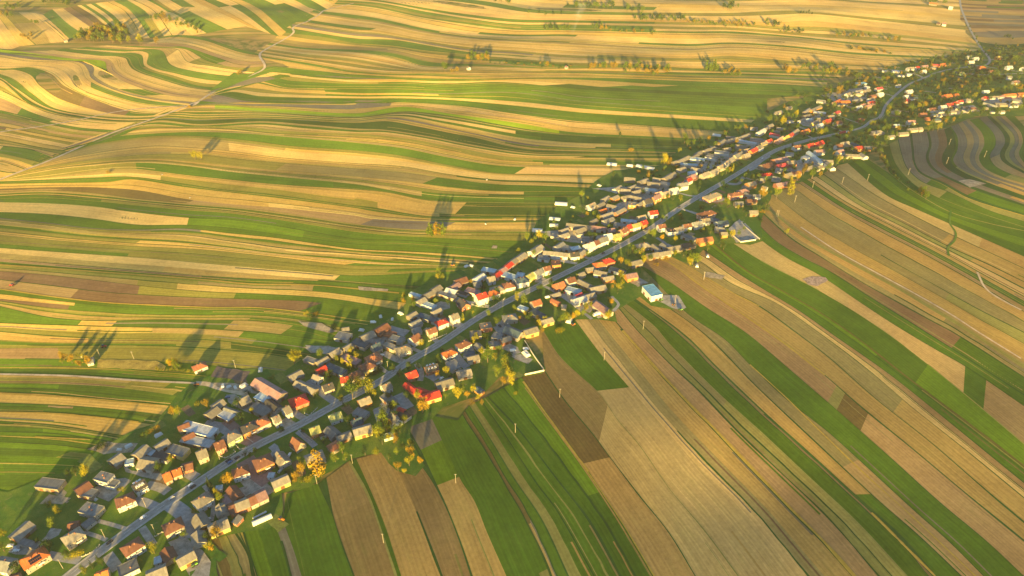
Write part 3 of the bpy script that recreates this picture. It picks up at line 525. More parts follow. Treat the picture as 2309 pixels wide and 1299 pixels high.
VIL = ('O -60,1090 20,1110 90,1080 170,1060 215,1015 270,985 345,955 372,925 400,890 450,850 520,835 570,830 640,835 685,805 748,782 800,740 885,712 915,685 925,655 975,632 1045,610 1105,590 1165,565 1192,535 1210,500 1262,462 1310,440 1340,408 1385,385 1490,372 1520,345 1580,318 1640,298 1690,278 1735,250 1770,232 1840,212 1885,200 1910,182 1965,175 2000,152 2060,138 2180,118 2240,108 2330,105 2420,120 2420,262 '
       '2309,262 2200,262 2130,285 2040,305 1995,330 1960,345 1930,365 1890,372 1850,395 1800,412 1740,440 1725,475 1715,490 1722,545 1690,552 1640,548 1600,552 1578,570 1560,600 1500,572 1440,590 1445,610 1440,640 1500,670 1520,700 1470,690 1440,668 1385,700 1390,725 1350,720 1300,722 1240,735 1180,758 1228,830 1225,842 1175,850 1130,850 1085,890 1000,920 975,945 930,960 925,985 955,1050 940,1075 900,1065 860,1020 790,1035 760,1052 700,1095 640,1110 640,1180 560,1200 480,1215 500,1320 470,1480 200,1480 -60,1500')
cdt_sheet('village_ground', wp(VIL), 11, 0.0, vg)
ROADPX = 'O -60,1480 30,1405 161,1294 322,1173 430,1099 569,1010 676,957 765,908 858,859 922,815 989,776 1075,718 1151,676 1276,615 1364,572 1461,519 1536,467 1640,406 1681,381 1750,339 1816,318 1869,306 1906,299 1948,287 1968,272 1985,265 1998,237 2022,212 2050,190 2081,177 2110,165 2146,156 2197,149 2225,146 2232,135 2212,108 2195,80 2180,50 2167,17 2163,-10 2155,-50'
def path_world(s, M, step=None, e0=0, e1=0):
    P = wpoly(spline(pts(s), M, e0, e1)); return P
def resample(P, step):
    s = np.concatenate([[0], np.cumsum(np.linalg.norm(np.diff(P, axis=0), axis=1))]); q = np.arange(0, s[-1], step)
    return np.stack([np.interp(q, s, P[:, 0]), np.interp(q, s, P[:, 1])], -1)
def band(mb, P, o0, o1, z, a=0, b=None, zc=None):
    P = P[a:b]; T = np.gradient(P, axis=0); T /= np.linalg.norm(T, axis=1)[:, None]; N = np.column_stack([-T[:, 1], T[:, 0]])
    A = P+N*o0; B = P+N*o1; C = terrain(P[:, 0], P[:, 1])+z
    vs = [(x, y, c) for (x, y), c in zip(A, C)]+[(x, y, c) for (x, y), c in zip(B, C)]; n = len(P)
    mb.add(vs, [(i, n+i, n+i+1, i+1) for i in range(n-1)])
    if zc:      # kerb face down on the two sides
        for Q in (A, B):
            vs = [(x, y, c) for (x, y), c in zip(Q, C)]+[(x, y, c-zc) for (x, y), c in zip(Q, C)]
            mb.add(vs, [(i, n+i, n+i+1, i+1) for i in range(n-1)])
RP = resample(path_world(ROADPX, 900), 3.0)
am = mottle('asphalt', (.25, .248, .23), .18, .3, .8); cm = mottle('concrete_paving', (.34, .34, .33), .2, .5); pm = mottle('white_road_paint', (.62, .62, .60), .25, 2)
gv = mottle('gravel_yard', (.29, .275, .24), .35, .25); gv2 = mottle('grey_paving', (.25, .26, .265), .25, .3); dirt = mottle('dirt', (.44, .36, .25), .3, .15); dk = mottle('dark_tilled_soil', (.105, .085, .08), .3, .4); rp = mottle('reddish_paving', (.24, .15, .135), .2, .4)
mb = MB(); band(mb, RP, 2.45, -2.45, .12); tag(link('road', mb.mesh('road', am, smooth=True)), kind='structure')
mb = MB(); nv = 430
band(mb, RP, -2.65, -3.9, .24, 0, nv, .2); band(mb, RP, 3.6, 2.65, .24, 0, nv, .2); tag(link('pavement', mb.mesh('pavement', cm, smooth=False)), kind='structure')
mb = MB()
for k in range(0, nv, 4): band(mb, RP, .09, -.09, .135, k, k+3)
band(mb, RP, 2.36, 2.26, .135, 0, nv); band(mb, RP, -2.26, -2.36, .135, 0, nv)
tag(link('road_marking', mb.mesh('road_marking', pm)), kind='structure')
# side roads, tracks and drives: (pixels, width, material)
TRK = {}
def track(name, s, w, mat, z=.04, M=60):
    P = resample(path_world(s, M), 4.0)
    if len(P) < 3: P = path_world(s, 4)
    mb = MB(); band(mb, P, w/2, -w/2, z); TRK.setdefault((name, mat.name), [MB(), mat])[0].add(mb.v, mb.f)
track('track', 'A -200,672 0,590 350,455 700,300 1000,195 1200,120 1290,85 L 1250,690 1370,610 1480,570 1600,505 1700,460 1724,430 1690,365 1700,340 1850,255 1912,210 1905,180 2000,140 2070,100 2110,68 2309,20', 4.2, dirt, .05, 300)
track('track', 'A -200,320 0,282 300,240 560,192 700,160 900,132 1222,108', 3.2, dirt, .03, 120)
track('track', 'C -100,727 0,728 400,738 800,765 1130,780', 2.2, dirt, .03, 100); track('track', 'C 1130,780 1200,785 1260,805 1360,830 1450,850', 5, dirt, .05)
track('track', 'r 1500,410 1495,480 1525,530 1520,570 1485,610 1490,660', 2.2, vg, .05); track('track', 'r 1640,740 1680,820 1740,870 1889,950', 2, dirt, .02)
track('track', 'r 700,500 900,632 1100,742 1300,850 1500,965 1650,1062 1889,1210', 1.8, dirt, .0)
track('side_road', '9 1290,350 1400,372 1600,385 1800,378 1987,372', 4, cm); track('side_road', '9 1600,300 1750,325 1987,360', 5, am)
track('side_road', '8 230,890 330,880 420,800 520,740', 9, gv2, .06); track('side_road', 'O 1380,668 1395,690 1340,720', 4, gv2, .05)
track('side_road', '5 1330,380 1400,415 1500,480 1620,570 1720,650', 4.5, gv2, .05)
track('side_road', '6 435,655 540,665 640,700', 5, cm, .05)
for i, (s, w, mt) in enumerate([
    ('1 400,1120 500,1140 700,1175', 6, gv2), ('1 820,835 950,870 1065,905', 3, gv), ('1 700,930 800,960 930,1010', 3, gv), ('1 1130,655 1240,690 1320,725', 7, gv2), ('1 1230,530 1350,560 1440,610', 7, gv),
    ('1 1420,690 1520,760 1600,850 1560,1000', 11, gv2), ('1 1190,890 1250,980 1290,1040', 5, gv), ('1 1710,540 1770,620 1790,740 1770,850', 3, gv), ('1 1560,420 1620,460 1680,490', 8, gv), ('1 900,1120 960,1200 1000,1260', 7, gv),
    ('2 600,680 700,720 790,750', 12, rp), ('2 640,880 700,950 780,1010 850,1060', 14, rp), ('2 600,930 650,1000 740,1100 830,1190', 13, gv), ('2 1080,640 1180,720 1250,790', 5, gv2), ('2 960,540 1000,580 1060,610', 9, gv), ('2 1180,210 1300,330 1430,420', 7, gv2),
    ('2 1040,470 1090,510 1150,540', 6, gv), ('2 860,760 900,800 870,860 900,900', 6, gv2), ('2 1780,430 1800,480 1700,520', 14, gv2), ('2 480,550 540,600 600,650', 8, rp), ('2 300,580 450,610 560,680', 9, gv2),
    ('4 930,360 1020,385 1100,410', 12, gv2), ('4 1240,360 1280,430 1330,480', 5, gv), ('4 1190,250 1350,300 1520,350', 6, gv2), ('4 880,560 980,610 1060,640', 7, gv), ('4 1110,520 1170,550 1200,560', 4, gv), ('4 820,640 880,700 930,730', 4, gv),
    ('4 1460,560 1520,640 1570,690', 7, gv2), ('4 1150,650 1190,720 1180,800', 5, gv), ('4 1240,730 1300,760 1340,790', 9, gv2), ('4 1380,80 1500,130 1640,180', 10, gv2), ('4 1000,900 1050,960 1110,1030', 9, gv2), ('4 880,960 960,1010 1050,1020', 8, gv2),
    ('5 550,640 620,680 690,715', 5, gv2), ('5 680,840 720,900 720,960', 8, gv2), ('5 960,700 1010,770 1060,800', 13, gv2), ('5 1000,850 1090,890 1130,930', 14, gv), ('5 1250,330 1310,330 1340,310', 9, gv), ('5 1270,110 1450,170 1600,195', 5, cm),
    ('5 600,500 800,520 900,555', 3, cm), ('5 1070,930 1150,970 1230,1000', 8, gv), ('6 690,640 760,660 800,640', 4, gv2), ('6 1650,180 1750,195 1850,180', 7, gv2), ('6 1300,490 1420,560 1520,580', 4, gv2),
    ('7 870,820 950,840 1080,820', 7, gv2), ('7 700,900 820,940 900,950', 3, cm), ('7 640,760 780,800 840,800', 3, cm), ('7 1080,700 1180,700 1220,640', 6, gv2), ('7 1120,1090 1160,1060 1210,1020 1330,1150', 13, gv2), ('8 820,520 900,560 960,590', 3, cm),
    ('8 1020,430 1150,480 1250,520', 3, gv), ('8 1190,360 1300,400 1420,440', 3, gv), ('8 1600,130 1680,150 1730,170', 3, gv), ('9 830,240 950,260 1050,275', 3, cm), ('9 560,320 800,345 1100,380', 3, cm), ('9 900,370 980,400 1020,430', 6, gv), ('9 1580,240 1640,240 1700,235', 3, gv), ('9 1680,232 1830,235', 3, cm)]):
    track('driveway', s, w, mt, .06+.004*(i % 9), 30)
for i, ((nm, mn), (mb, mt)) in enumerate(TRK.items()): tag(link(nm, mb.mesh(nm, mt, smooth=True)), kind='structure')
yards = MB()
for i, s in enumerate(['1 800,550 960,480 1060,470 1100,500 1000,600 900,680 820,640', '1 60,1080 200,1000 400,1010 480,960 520,900 420,900 380,960 300,1050 380,1110 300,1120', '1 1040,370 1110,410 1250,420 1380,440 1340,500 1190,470 1060,430', '1 1420,1010 1560,960 1700,1080 1780,1180 1760,1299 1600,1299 1480,1100',
                       '2 480,330 560,330 700,400 900,480 920,520 800,520 640,470 500,400', '2 600,250 680,265 850,330 800,350 620,300', '3 480,560 560,480 760,420 830,480 700,560 560,600', '4 250,500 480,510 600,560 560,600 300,560', '4 800,430 950,410 1060,430 1000,500 860,470',
                       '5 380,560 480,500 560,520 560,560 430,590', '5 1460,440 1700,440 1760,500 1700,600 1580,540', '6 1240,860 1130,800 1100,830 1170,870', '6 1480,960 1340,960 1300,1000 1420,1060 1500,1080 1540,1060', '6 350,440 600,420 700,480 900,470 860,520 700,540 480,510',
                       '6 780,90 1300,60 1420,90 1380,160 1200,180 1000,130', '7 680,560 1050,490 1350,330 1400,350 1180,500 900,600', '7 60,940 200,860 420,800 430,860 220,960', '8 780,400 1000,330 1060,400 950,470 830,450', '8 560,860 900,740 1120,800 1000,900 700,900',
                       '7 1180,990 1340,1150 1160,1180 1110,1120', '8 1000,150 1250,100 1460,60 1440,200 1250,260', '9 1150,720 1500,680 1560,740 1200,790', '9 1600,640 1960,600 1980,690 1640,700', '1 310,1140 130,1110 60,1090 160,1060 340,1090']):
    poly = wp(s); n = len(yards.v)
    cdt_sheet('yard', poly, 7, .03+.0035*i, None, coll=yards)
tag(link('yard', yards.mesh('yard', gv)), kind='structure')
cdt_sheet('soil_patch', wp('2 355,185 400,95 690,140 640,220'), 6, .05, dk)
cdt_sheet('rubble_patch', wp('r 712,780 760,762 830,768 848,785 790,815 740,805'), 4, .02, mottle('rubble', (.26, .2, .17), .5, .4))
cdt_sheet('car_park', wp('5 930,690 1000,640 1080,730 1010,790'), 6, .1, gv2)
bare = MB()
for s in ['C 500,1160 620,1120 800,1130 760,1180 600,1190', 'C 1220,775 1330,775 1440,800 1400,830 1270,810', 'C 1720,420 1860,435 1960,480 1900,490 1760,450', 'C 1760,570 1900,565 1960,590 1800,605', 'C 2070,220 2250,235 2240,250 2080,240', 'B 1190,1165 1215,1165 1210,1185 1180,1185', 'r 1540,255 1600,245 1690,270 1600,290', 'r 200,740 300,760 280,780 180,765', '1 420,610 600,640 520,700 330,690']:
    cdt_sheet('bare_earth', wp(s), 6, .045, None, coll=bare)
tag(link('bare_earth', bare.mesh('bare_earth', mottle('bare_earth', (.30, .25, .17), .45, .2))), kind='structure')
mead = MB()
for s in ['C 570,640 900,650 960,680 950,708 560,690']: cdt_sheet('dry_grass', wp(s), 6, -.05, None, coll=mead)
tag(link('dry_grass', mead.mesh('dry_grass', mottle('dry_grass', (.36, .27, .05), .4, .15))), kind='structure')
# ---------------------------------------------------------------- buildings
LAND = [("the solar-panelled house", 75, 1262), ("the long white hall", 445, 962), ("the pink-roofed hall", 603, 868), ("the salmon house", 493, 1003), ("the green-walled house", 526, 985),
        ("the bright red barn", 972, 893), ("the scarlet-roofed house", 928, 848), ("the orange hip-roofed house", 1012, 795), ("the white boundary wall", 1225, 835), ("the red-roofed white tower house", 1083, 668),
        ("the blue-roofed hall", 1468, 657), ("the brick-orange barn", 1590, 541), ("the walled dark yard", 1660, 505), ("the pink villa by the road", 1606, 440), ("the white greenhouse tunnels", 1455, 374),
        ("the traffic island", 1700, 372), ("the brown supermarket", 1727, 372), ("the yellow gabled house", 1772, 318), ("the twin red-roofed houses", 1830, 328), ("the red lorry", 1900, 299),
        ("the far road junction", 2225, 145), ("the bright blue-roofed hall", 1942, 189), ("the orange terrace at right", 2280, 212), ("the navy-roofed farm", 2235, 235), ("the white tower house", 1740, 400),
        ("the black-roofed white house", 310, 1098), ("the greenhouse with bales", 590, 1165), ("the bent dirt track", 480, 865), ("the roadside yellow trees", 800, 880), ("the barrel-roofed brown shed", 528, 1108),
        ("the red roadside roofs", 1365, 590), ("the four-garage cream barn", 1260, 575), ("the red-roofed end gable", 1145, 600)]
TOLABEL = []      # (object, description, pixel): labels are given once everything stands, see name_all()
ORD = ['nearest', 'second nearest', 'third nearest', 'fourth nearest', 'fifth nearest', 'sixth nearest', 'seventh nearest', 'eighth nearest', 'ninth nearest', 'tenth nearest']
def relation(px, py, l):
    nm, lx, ly = l; dx, dy = px-lx, py-ly
    return (('right of' if dx > 0 else 'left of') if abs(dx) > 1.3*abs(dy) else ('below' if dy > 0 else 'above'))+' '+nm
def name_all():
    """every label says look + place relative to a landmark; alike ones in one place are told apart by nearness"""
    taken = set(); rest = []
    from collections import Counter, defaultdict
    cand = []
    for o, d, px, py in TOLABEL:
        L = sorted(LAND, key=lambda l: (l[1]-px)**2+(l[2]-py)**2)[:5]
        cand.append([(d+' '+relation(px, py, l), l) for l in L])
    cnt = Counter(s for c in cand for s in {x[0] for x in c[:3]})
    groups = defaultdict(list)
    for (o, d, px, py), c in zip(TOLABEL, cand):
        for s, l in c[:3]:
            if cnt[s] == 1 and s not in taken: o['label'] = s; taken.add(s); break
        else:
            s, l = c[0]; groups[s].append(((l[1]-px)**2+(l[2]-py)**2, o))
    for o, d, px, py in TOLABEL: pass
    for s, g in groups.items():
        g.sort(key=lambda t: t[0])
        if len(g) == 1 and s not in taken: g[0][1]['label'] = s; taken.add(s); continue
        for i, (dd, o) in enumerate(g):
            if i < len(ORD): o['label'] = s+', '+ORD[i]
            else: o['label'] = s+', farther off'
def T(v): return tuple(v)
winm = {}
glass, nt, b = newmat('window_glass', .15); b.inputs['Base Color'].default_value = (.03, .04, .05, 1); b.inputs['Specular IOR Level'].default_value = .8
frame_m = mottle('window_frame_white', (.7, .7, .68), .05, 2); door_m = mottle('wooden_door', (.13, .06, .03), .2, 1.5); brickm = mottle('chimney_brick', (.30, .15, .10), .2, 2); pan, nt, b = newmat('solar_panel', .2); b.inputs['Base Color'].default_value = (.01, .014, .03, 1)
WIN = MB().box(-.5, .5, -.06, .06, -.65, .65).mesh('window', frame_m); PANE = MB().box(-.41, .41, -.075, .075, -.56, .56).mesh('pane', glass)
CHM = MB().box(-.35, .35, -.35, .35, 0, 1.5).box(-.42, .42, -.42, .42, 1.5, 1.65).mesh('chimney', brickm)
BDOOR = MB().box(-1.5, 1.5, -.07, .07, 0, 3.0).box(-.06, .06, -.1, .1, 0, 3.0).mesh('barn_door', door_m); HDOOR = MB().box(-.5, .5, -.06, .06, 0, 2.1).mesh('door', door_m)
BAL = MB().box(-1.8, 1.8, -1.2, 0, -.1, .1).box(-1.8, 1.8, -1.2, -1.12, .1, 1.0).box(-1.8, -1.72, -1.2, 0, .1, 1).box(1.72, 1.8, -1.2, 0, .1, 1).mesh('balcony', frame_m)
DORM_W = {}
BLD = []
def building(name, cx, cy, ang, L, W, H, form, roof, wall, px, py, near, label=None, extra=''):
    """body with its own roof, chimney, doors and windows; long axis = local x"""
    cs, sn = math.cos(ang), math.sin(ang)
    cor = [(cx+sx*L/2*cs-sy*W/2*sn, cy+sx*L/2*sn+sy*W/2*cs) for sx in (-1, 1) for sy in (-1, 1)]
    zs = [float(terrain(a, b)) for a, b in cor]; z0 = min(zs); H = H+(max(zs)-z0)*.5
    BLD.append((cx, cy, max(L, W)/2))
    rt = empty(name, (cx, cy, z0), ang)
    house = name == 'house'
    rise = {'g': W*(.36 if house else .27), 'h': W*.30, 'f': .25, 's': W*.12}[form]
    if extra == 'steep': rise = W*.6
    a, b = L/2, W/2; mb = MB()
    if form == 'g':
        prof = [(-b, -1.2), (b, -1.2), (b, H), (0, H+rise), (-b, H)]
        vs = [(x, y, z) for x in (-a, a) for y, z in prof]
        mb.add(vs, [(4, 3, 2, 1, 0), (5, 6, 7, 8, 9), (1, 2, 7, 6), (0, 5, 9, 4), (2, 3, 8, 7), (3, 4, 9, 8)])
    else: mb.box(-a, a, -b, b, -1.2, H)
    wm = wallmat(wall)
    link('wall', mb.mesh('wall', wm), rt)
    rb = MB(); oh = .5 if near else .35; t = .18
    if form == 'g':
        sl = rise/b
        for s in (-1, 1):
            yo = s*(b+oh); zo = H-oh*sl
            q = [(-a-oh, 0, H+rise+.03), (a+oh, 0, H+rise+.03), (a+oh, yo, zo+.03), (-a-oh, yo, zo+.03)]
            q2 = [(x, y, z+t) for x, y, z in q]
            rb.add(q+q2, [(0, 1, 2, 3), (7, 6, 5, 4), (3, 2, 6, 7), (0, 3, 7, 4), (1, 5, 6, 2), (0, 4, 5, 1)])
    elif form == 'h':
        r = max(a-b*.95, .3); A, B = a+oh, b+oh; z = H+.02
        q = [(-A, -B, z), (A, -B, z), (A, B, z), (-A, B, z), (-A, -B, z+.15), (A, -B, z+.15), (A, B, z+.15), (-A, B, z+.15), (-r, 0, z+.15+rise), (r, 0, z+.15+rise)]
        rb.add(q, [(3, 2, 1, 0), (0, 1, 5, 4), (1, 2, 6, 5), (2, 3, 7, 6), (3, 0, 4, 7), (4, 5, 9, 8), (5, 6, 9), (6, 7, 8, 9), (7, 4, 8)])
    elif form == 's':
        A, B = a+.3, b+.3
        q = [(-A, -B, H+.02), (A, -B, H+.02), (A, B, H+.02+rise), (-A, B, H+.02+rise)]; q2 = [(x, y, z+.2) for x, y, z in q]
        rb.add(q+q2, [(3, 2, 1, 0), (4, 5, 6, 7), (0, 1, 5, 4), (1, 2, 6, 5), (2, 3, 7, 6), (3, 0, 4, 7)])
        # fill the wedge under the lifted edge
        link('gable_wall', MB().add([(-a, -b, H), (a, -b, H), (a, b, H), (-a, b, H), (-a, b, H+rise*.95), (a, b, H+rise*.95)], [(0, 3, 4), (1, 5, 2), (3, 2, 5, 4)]).mesh('gable_wall', wm), rt)
    else:
        rb.box(-a-.2, a+.2, -b-.2, b+.2, H+.01, H+.28)
        if near or L > 14:      # parapet cap
            for (x0, x1, y0, y1) in ((-a-.2, a+.2, -b-.2, -b+.05), (-a-.2, a+.2, b-.05, b+.2), (-a-.2, -a+.05, -b+.06, b-.06), (a-.05, a+.2, -b+.06, b-.06)): rb.box(x0, x1, y0, y1, H+.285, H+.5)
    ro = link('roof', rb.mesh('roof', roofmat(roof)), rt)
    top = H+rise
    if house and form != 'f' or (house and near):
        n = 2 if (near and L > 10) else 1
        for i in range(n):
            xx = (-.25+.5*i)*a if n == 2 else rng.uniform(-.3, .3)*a; yy = rng.choice((-1, 1))*b*.22
            link('chimney', CHM, rt, (xx, yy, top-(rise*.25 if form != 'f' else .2)-.35))
    # which faces look back at the camera
    if near >= 1:
        floors = 2 if H > 4.8 else 1
        for fx, fy, ln, half in ((0, -1, L, b), (0, 1, L, b), (1, 0, W, a), (-1, 0, W, a)):
            nx, ny = fx*cs-fy*sn, fx*sn+fy*cs
            facing = (nx*(-cx)+ny*(-cy)) > 0
            if near < 2 and not facing: continue
            rz = math.atan2(fy, fx)+math.pi/2
            def put(me, nm, s, z, par=rt, off=0.): 
                o = link(nm, me, par, (fx*(half+off)+(-fy)*s, fy*(half+off)+fx*s, z), rz); return o
            if house:
                nw = max(1, int(ln/(3.3 if near == 2 else 4.5)))
                for fl in range(floors):
                    for i in range(nw):
                        s = (i+.5-nw/2)*ln/nw; z = 1.6+2.8*fl
                        if z+.7 > H: continue
                        if fl == 0 and i == nw//2 and fx == 0 and facing: put(HDOOR, 'door', s, .1); continue
                        w = put(WIN, 'window', s, z)
                        p = link('pane', PANE, w, (0, 0, 0)) if near == 2 else None
                if form == 'g' and fx and near == 2: w = put(WIN, 'window', 0, H+rise*.35); link('pane', PANE, w, (0, 0, 0))
                if floors == 2 and near == 2 and facing and ln > 8 and fx == 0: put(BAL, 'balcony', ln*.1, 3.1)
            else:
                if ln > 9 and facing and H > 3.2:
                    nd = max(1, int(ln/8)) if fx == 0 else 1
                    for i in range(nd): put(BDOOR, 'barn_door', (i+.5-nd/2)*ln/nd, 0, rt)
                elif near == 2 and ln > 4:
                    w = put(WIN, 'window', 0, min(2.0, H-.9)); link('pane', PANE, w, (0, 0, 0))
    if extra == 'dormer':
        for sx in (-.5, 0, .5):
            for s in (-1, 1):
                d = link('dormer', MB().box(-.8, .8, -.9, .9, 0, 1.5).mesh('dormer', frame_m), rt, (sx*a, s*b*.5, H+rise*.32)); link('pane', PANE, d, (0, s*.88, .8))
    if extra == 'solar':
        for k in range(2):
            mbp = MB(); ang2 = math.atan2(rise, b)
            for i in range(6): mbp.box(-a*.5+i*1.15, -a*.5+i*1.15+1.05, 0, 1.7, 0, .06)
            o = link('solar_panel', mbp.mesh('solar_panel', pan), rt, (0, -b*.92+k*1.9*math.cos(ang2), H+.35+(b*.08+k*1.9*math.cos(ang2))*rise/b)); o.rotation_euler = (ang2, 0, 0)
    if extra == 'skylight':
        ang2 = math.atan2(rise, b)
        for i in range(3):
            o = link('skylight', PANE, rt, (-a*.5+i*a*.5, -b*.5, H+rise*.5+.3)); o.rotation_euler = (ang2-math.pi/2, 0, 0)
    formn = {'g': 'gable', 'h': 'hipped', 'f': 'flat', 's': 'lean-to'}[form]
    kindn = {'house': 'house', 'barn': 'barn', 'shed': 'low shed', 'hall': 'long hall'}[name]
    sz = 'small ' if L*W < 75 else ('large ' if L*W > 230 else '')
    desc = f'{sz}{WNAME[wall]} {kindn} with {RNAME[roof]} {formn} roof'
    
    if label: rt['label'] = label
    else: TOLABEL.append((rt, desc, px, py))
    rt['category'] = {'house': 'house', 'barn': 'barn', 'shed': 'shed', 'hall': 'hall'}[name]
    rt['group'] = {'house': 'houses of the village', 'barn': 'farm barns behind the houses', 'shed': 'sheds and garages of the village', 'hall': 'large halls of the village'}[name]
    return rt
def place(c, x1, y1, x2, y2, W, H, code, roof, wall, label=None, extra=''):
    far = co(c, x1, y1)[1] < 320; W *= .87*(.88 if far else 1); H *= (.94 if H > 3 else 1)*(.86 if far else 1)
    form = code[1]; name = {'h': 'house', 'b': 'barn', 's': 'shed', 'l': 'hall'}[code[0]]
    if name == 'barn' and (form == 'f' or H < 3.3): name = 'shed' if H < 3.9 or form == 'f' else 'barn'
    rise = W*{'g': .3, 'h': .3, 'f': 0.05, 's': .06}[form]
    p1 = co(c, x1, y1); p2 = co(c, x2, y2)
    X, Y, g = bp([p1[0], p2[0]], [p1[1], p2[1]], H+rise)
    L = math.hypot(X[1]-X[0], Y[1]-Y[0]); ang = math.atan2(Y[1]-Y[0], X[1]-X[0])
    if form == 'h': L = max(L+W*.75, W*1.02)
    L = max(L, 4.5)
    cxp, cyp = (p1[0]+p2[0])/2, (p1[1]+p2[1])/2
    near = 2 if cyp > 760 else (1 if cyp > 430 else 0)
    if math.cos(ang)*-float(X.mean())+0 > 1e9: pass
    return building(name, float(X.mean()), float(Y.mean()), ang, L, W, H, form, roof, wall, cxp, cyp, near, label, extra)
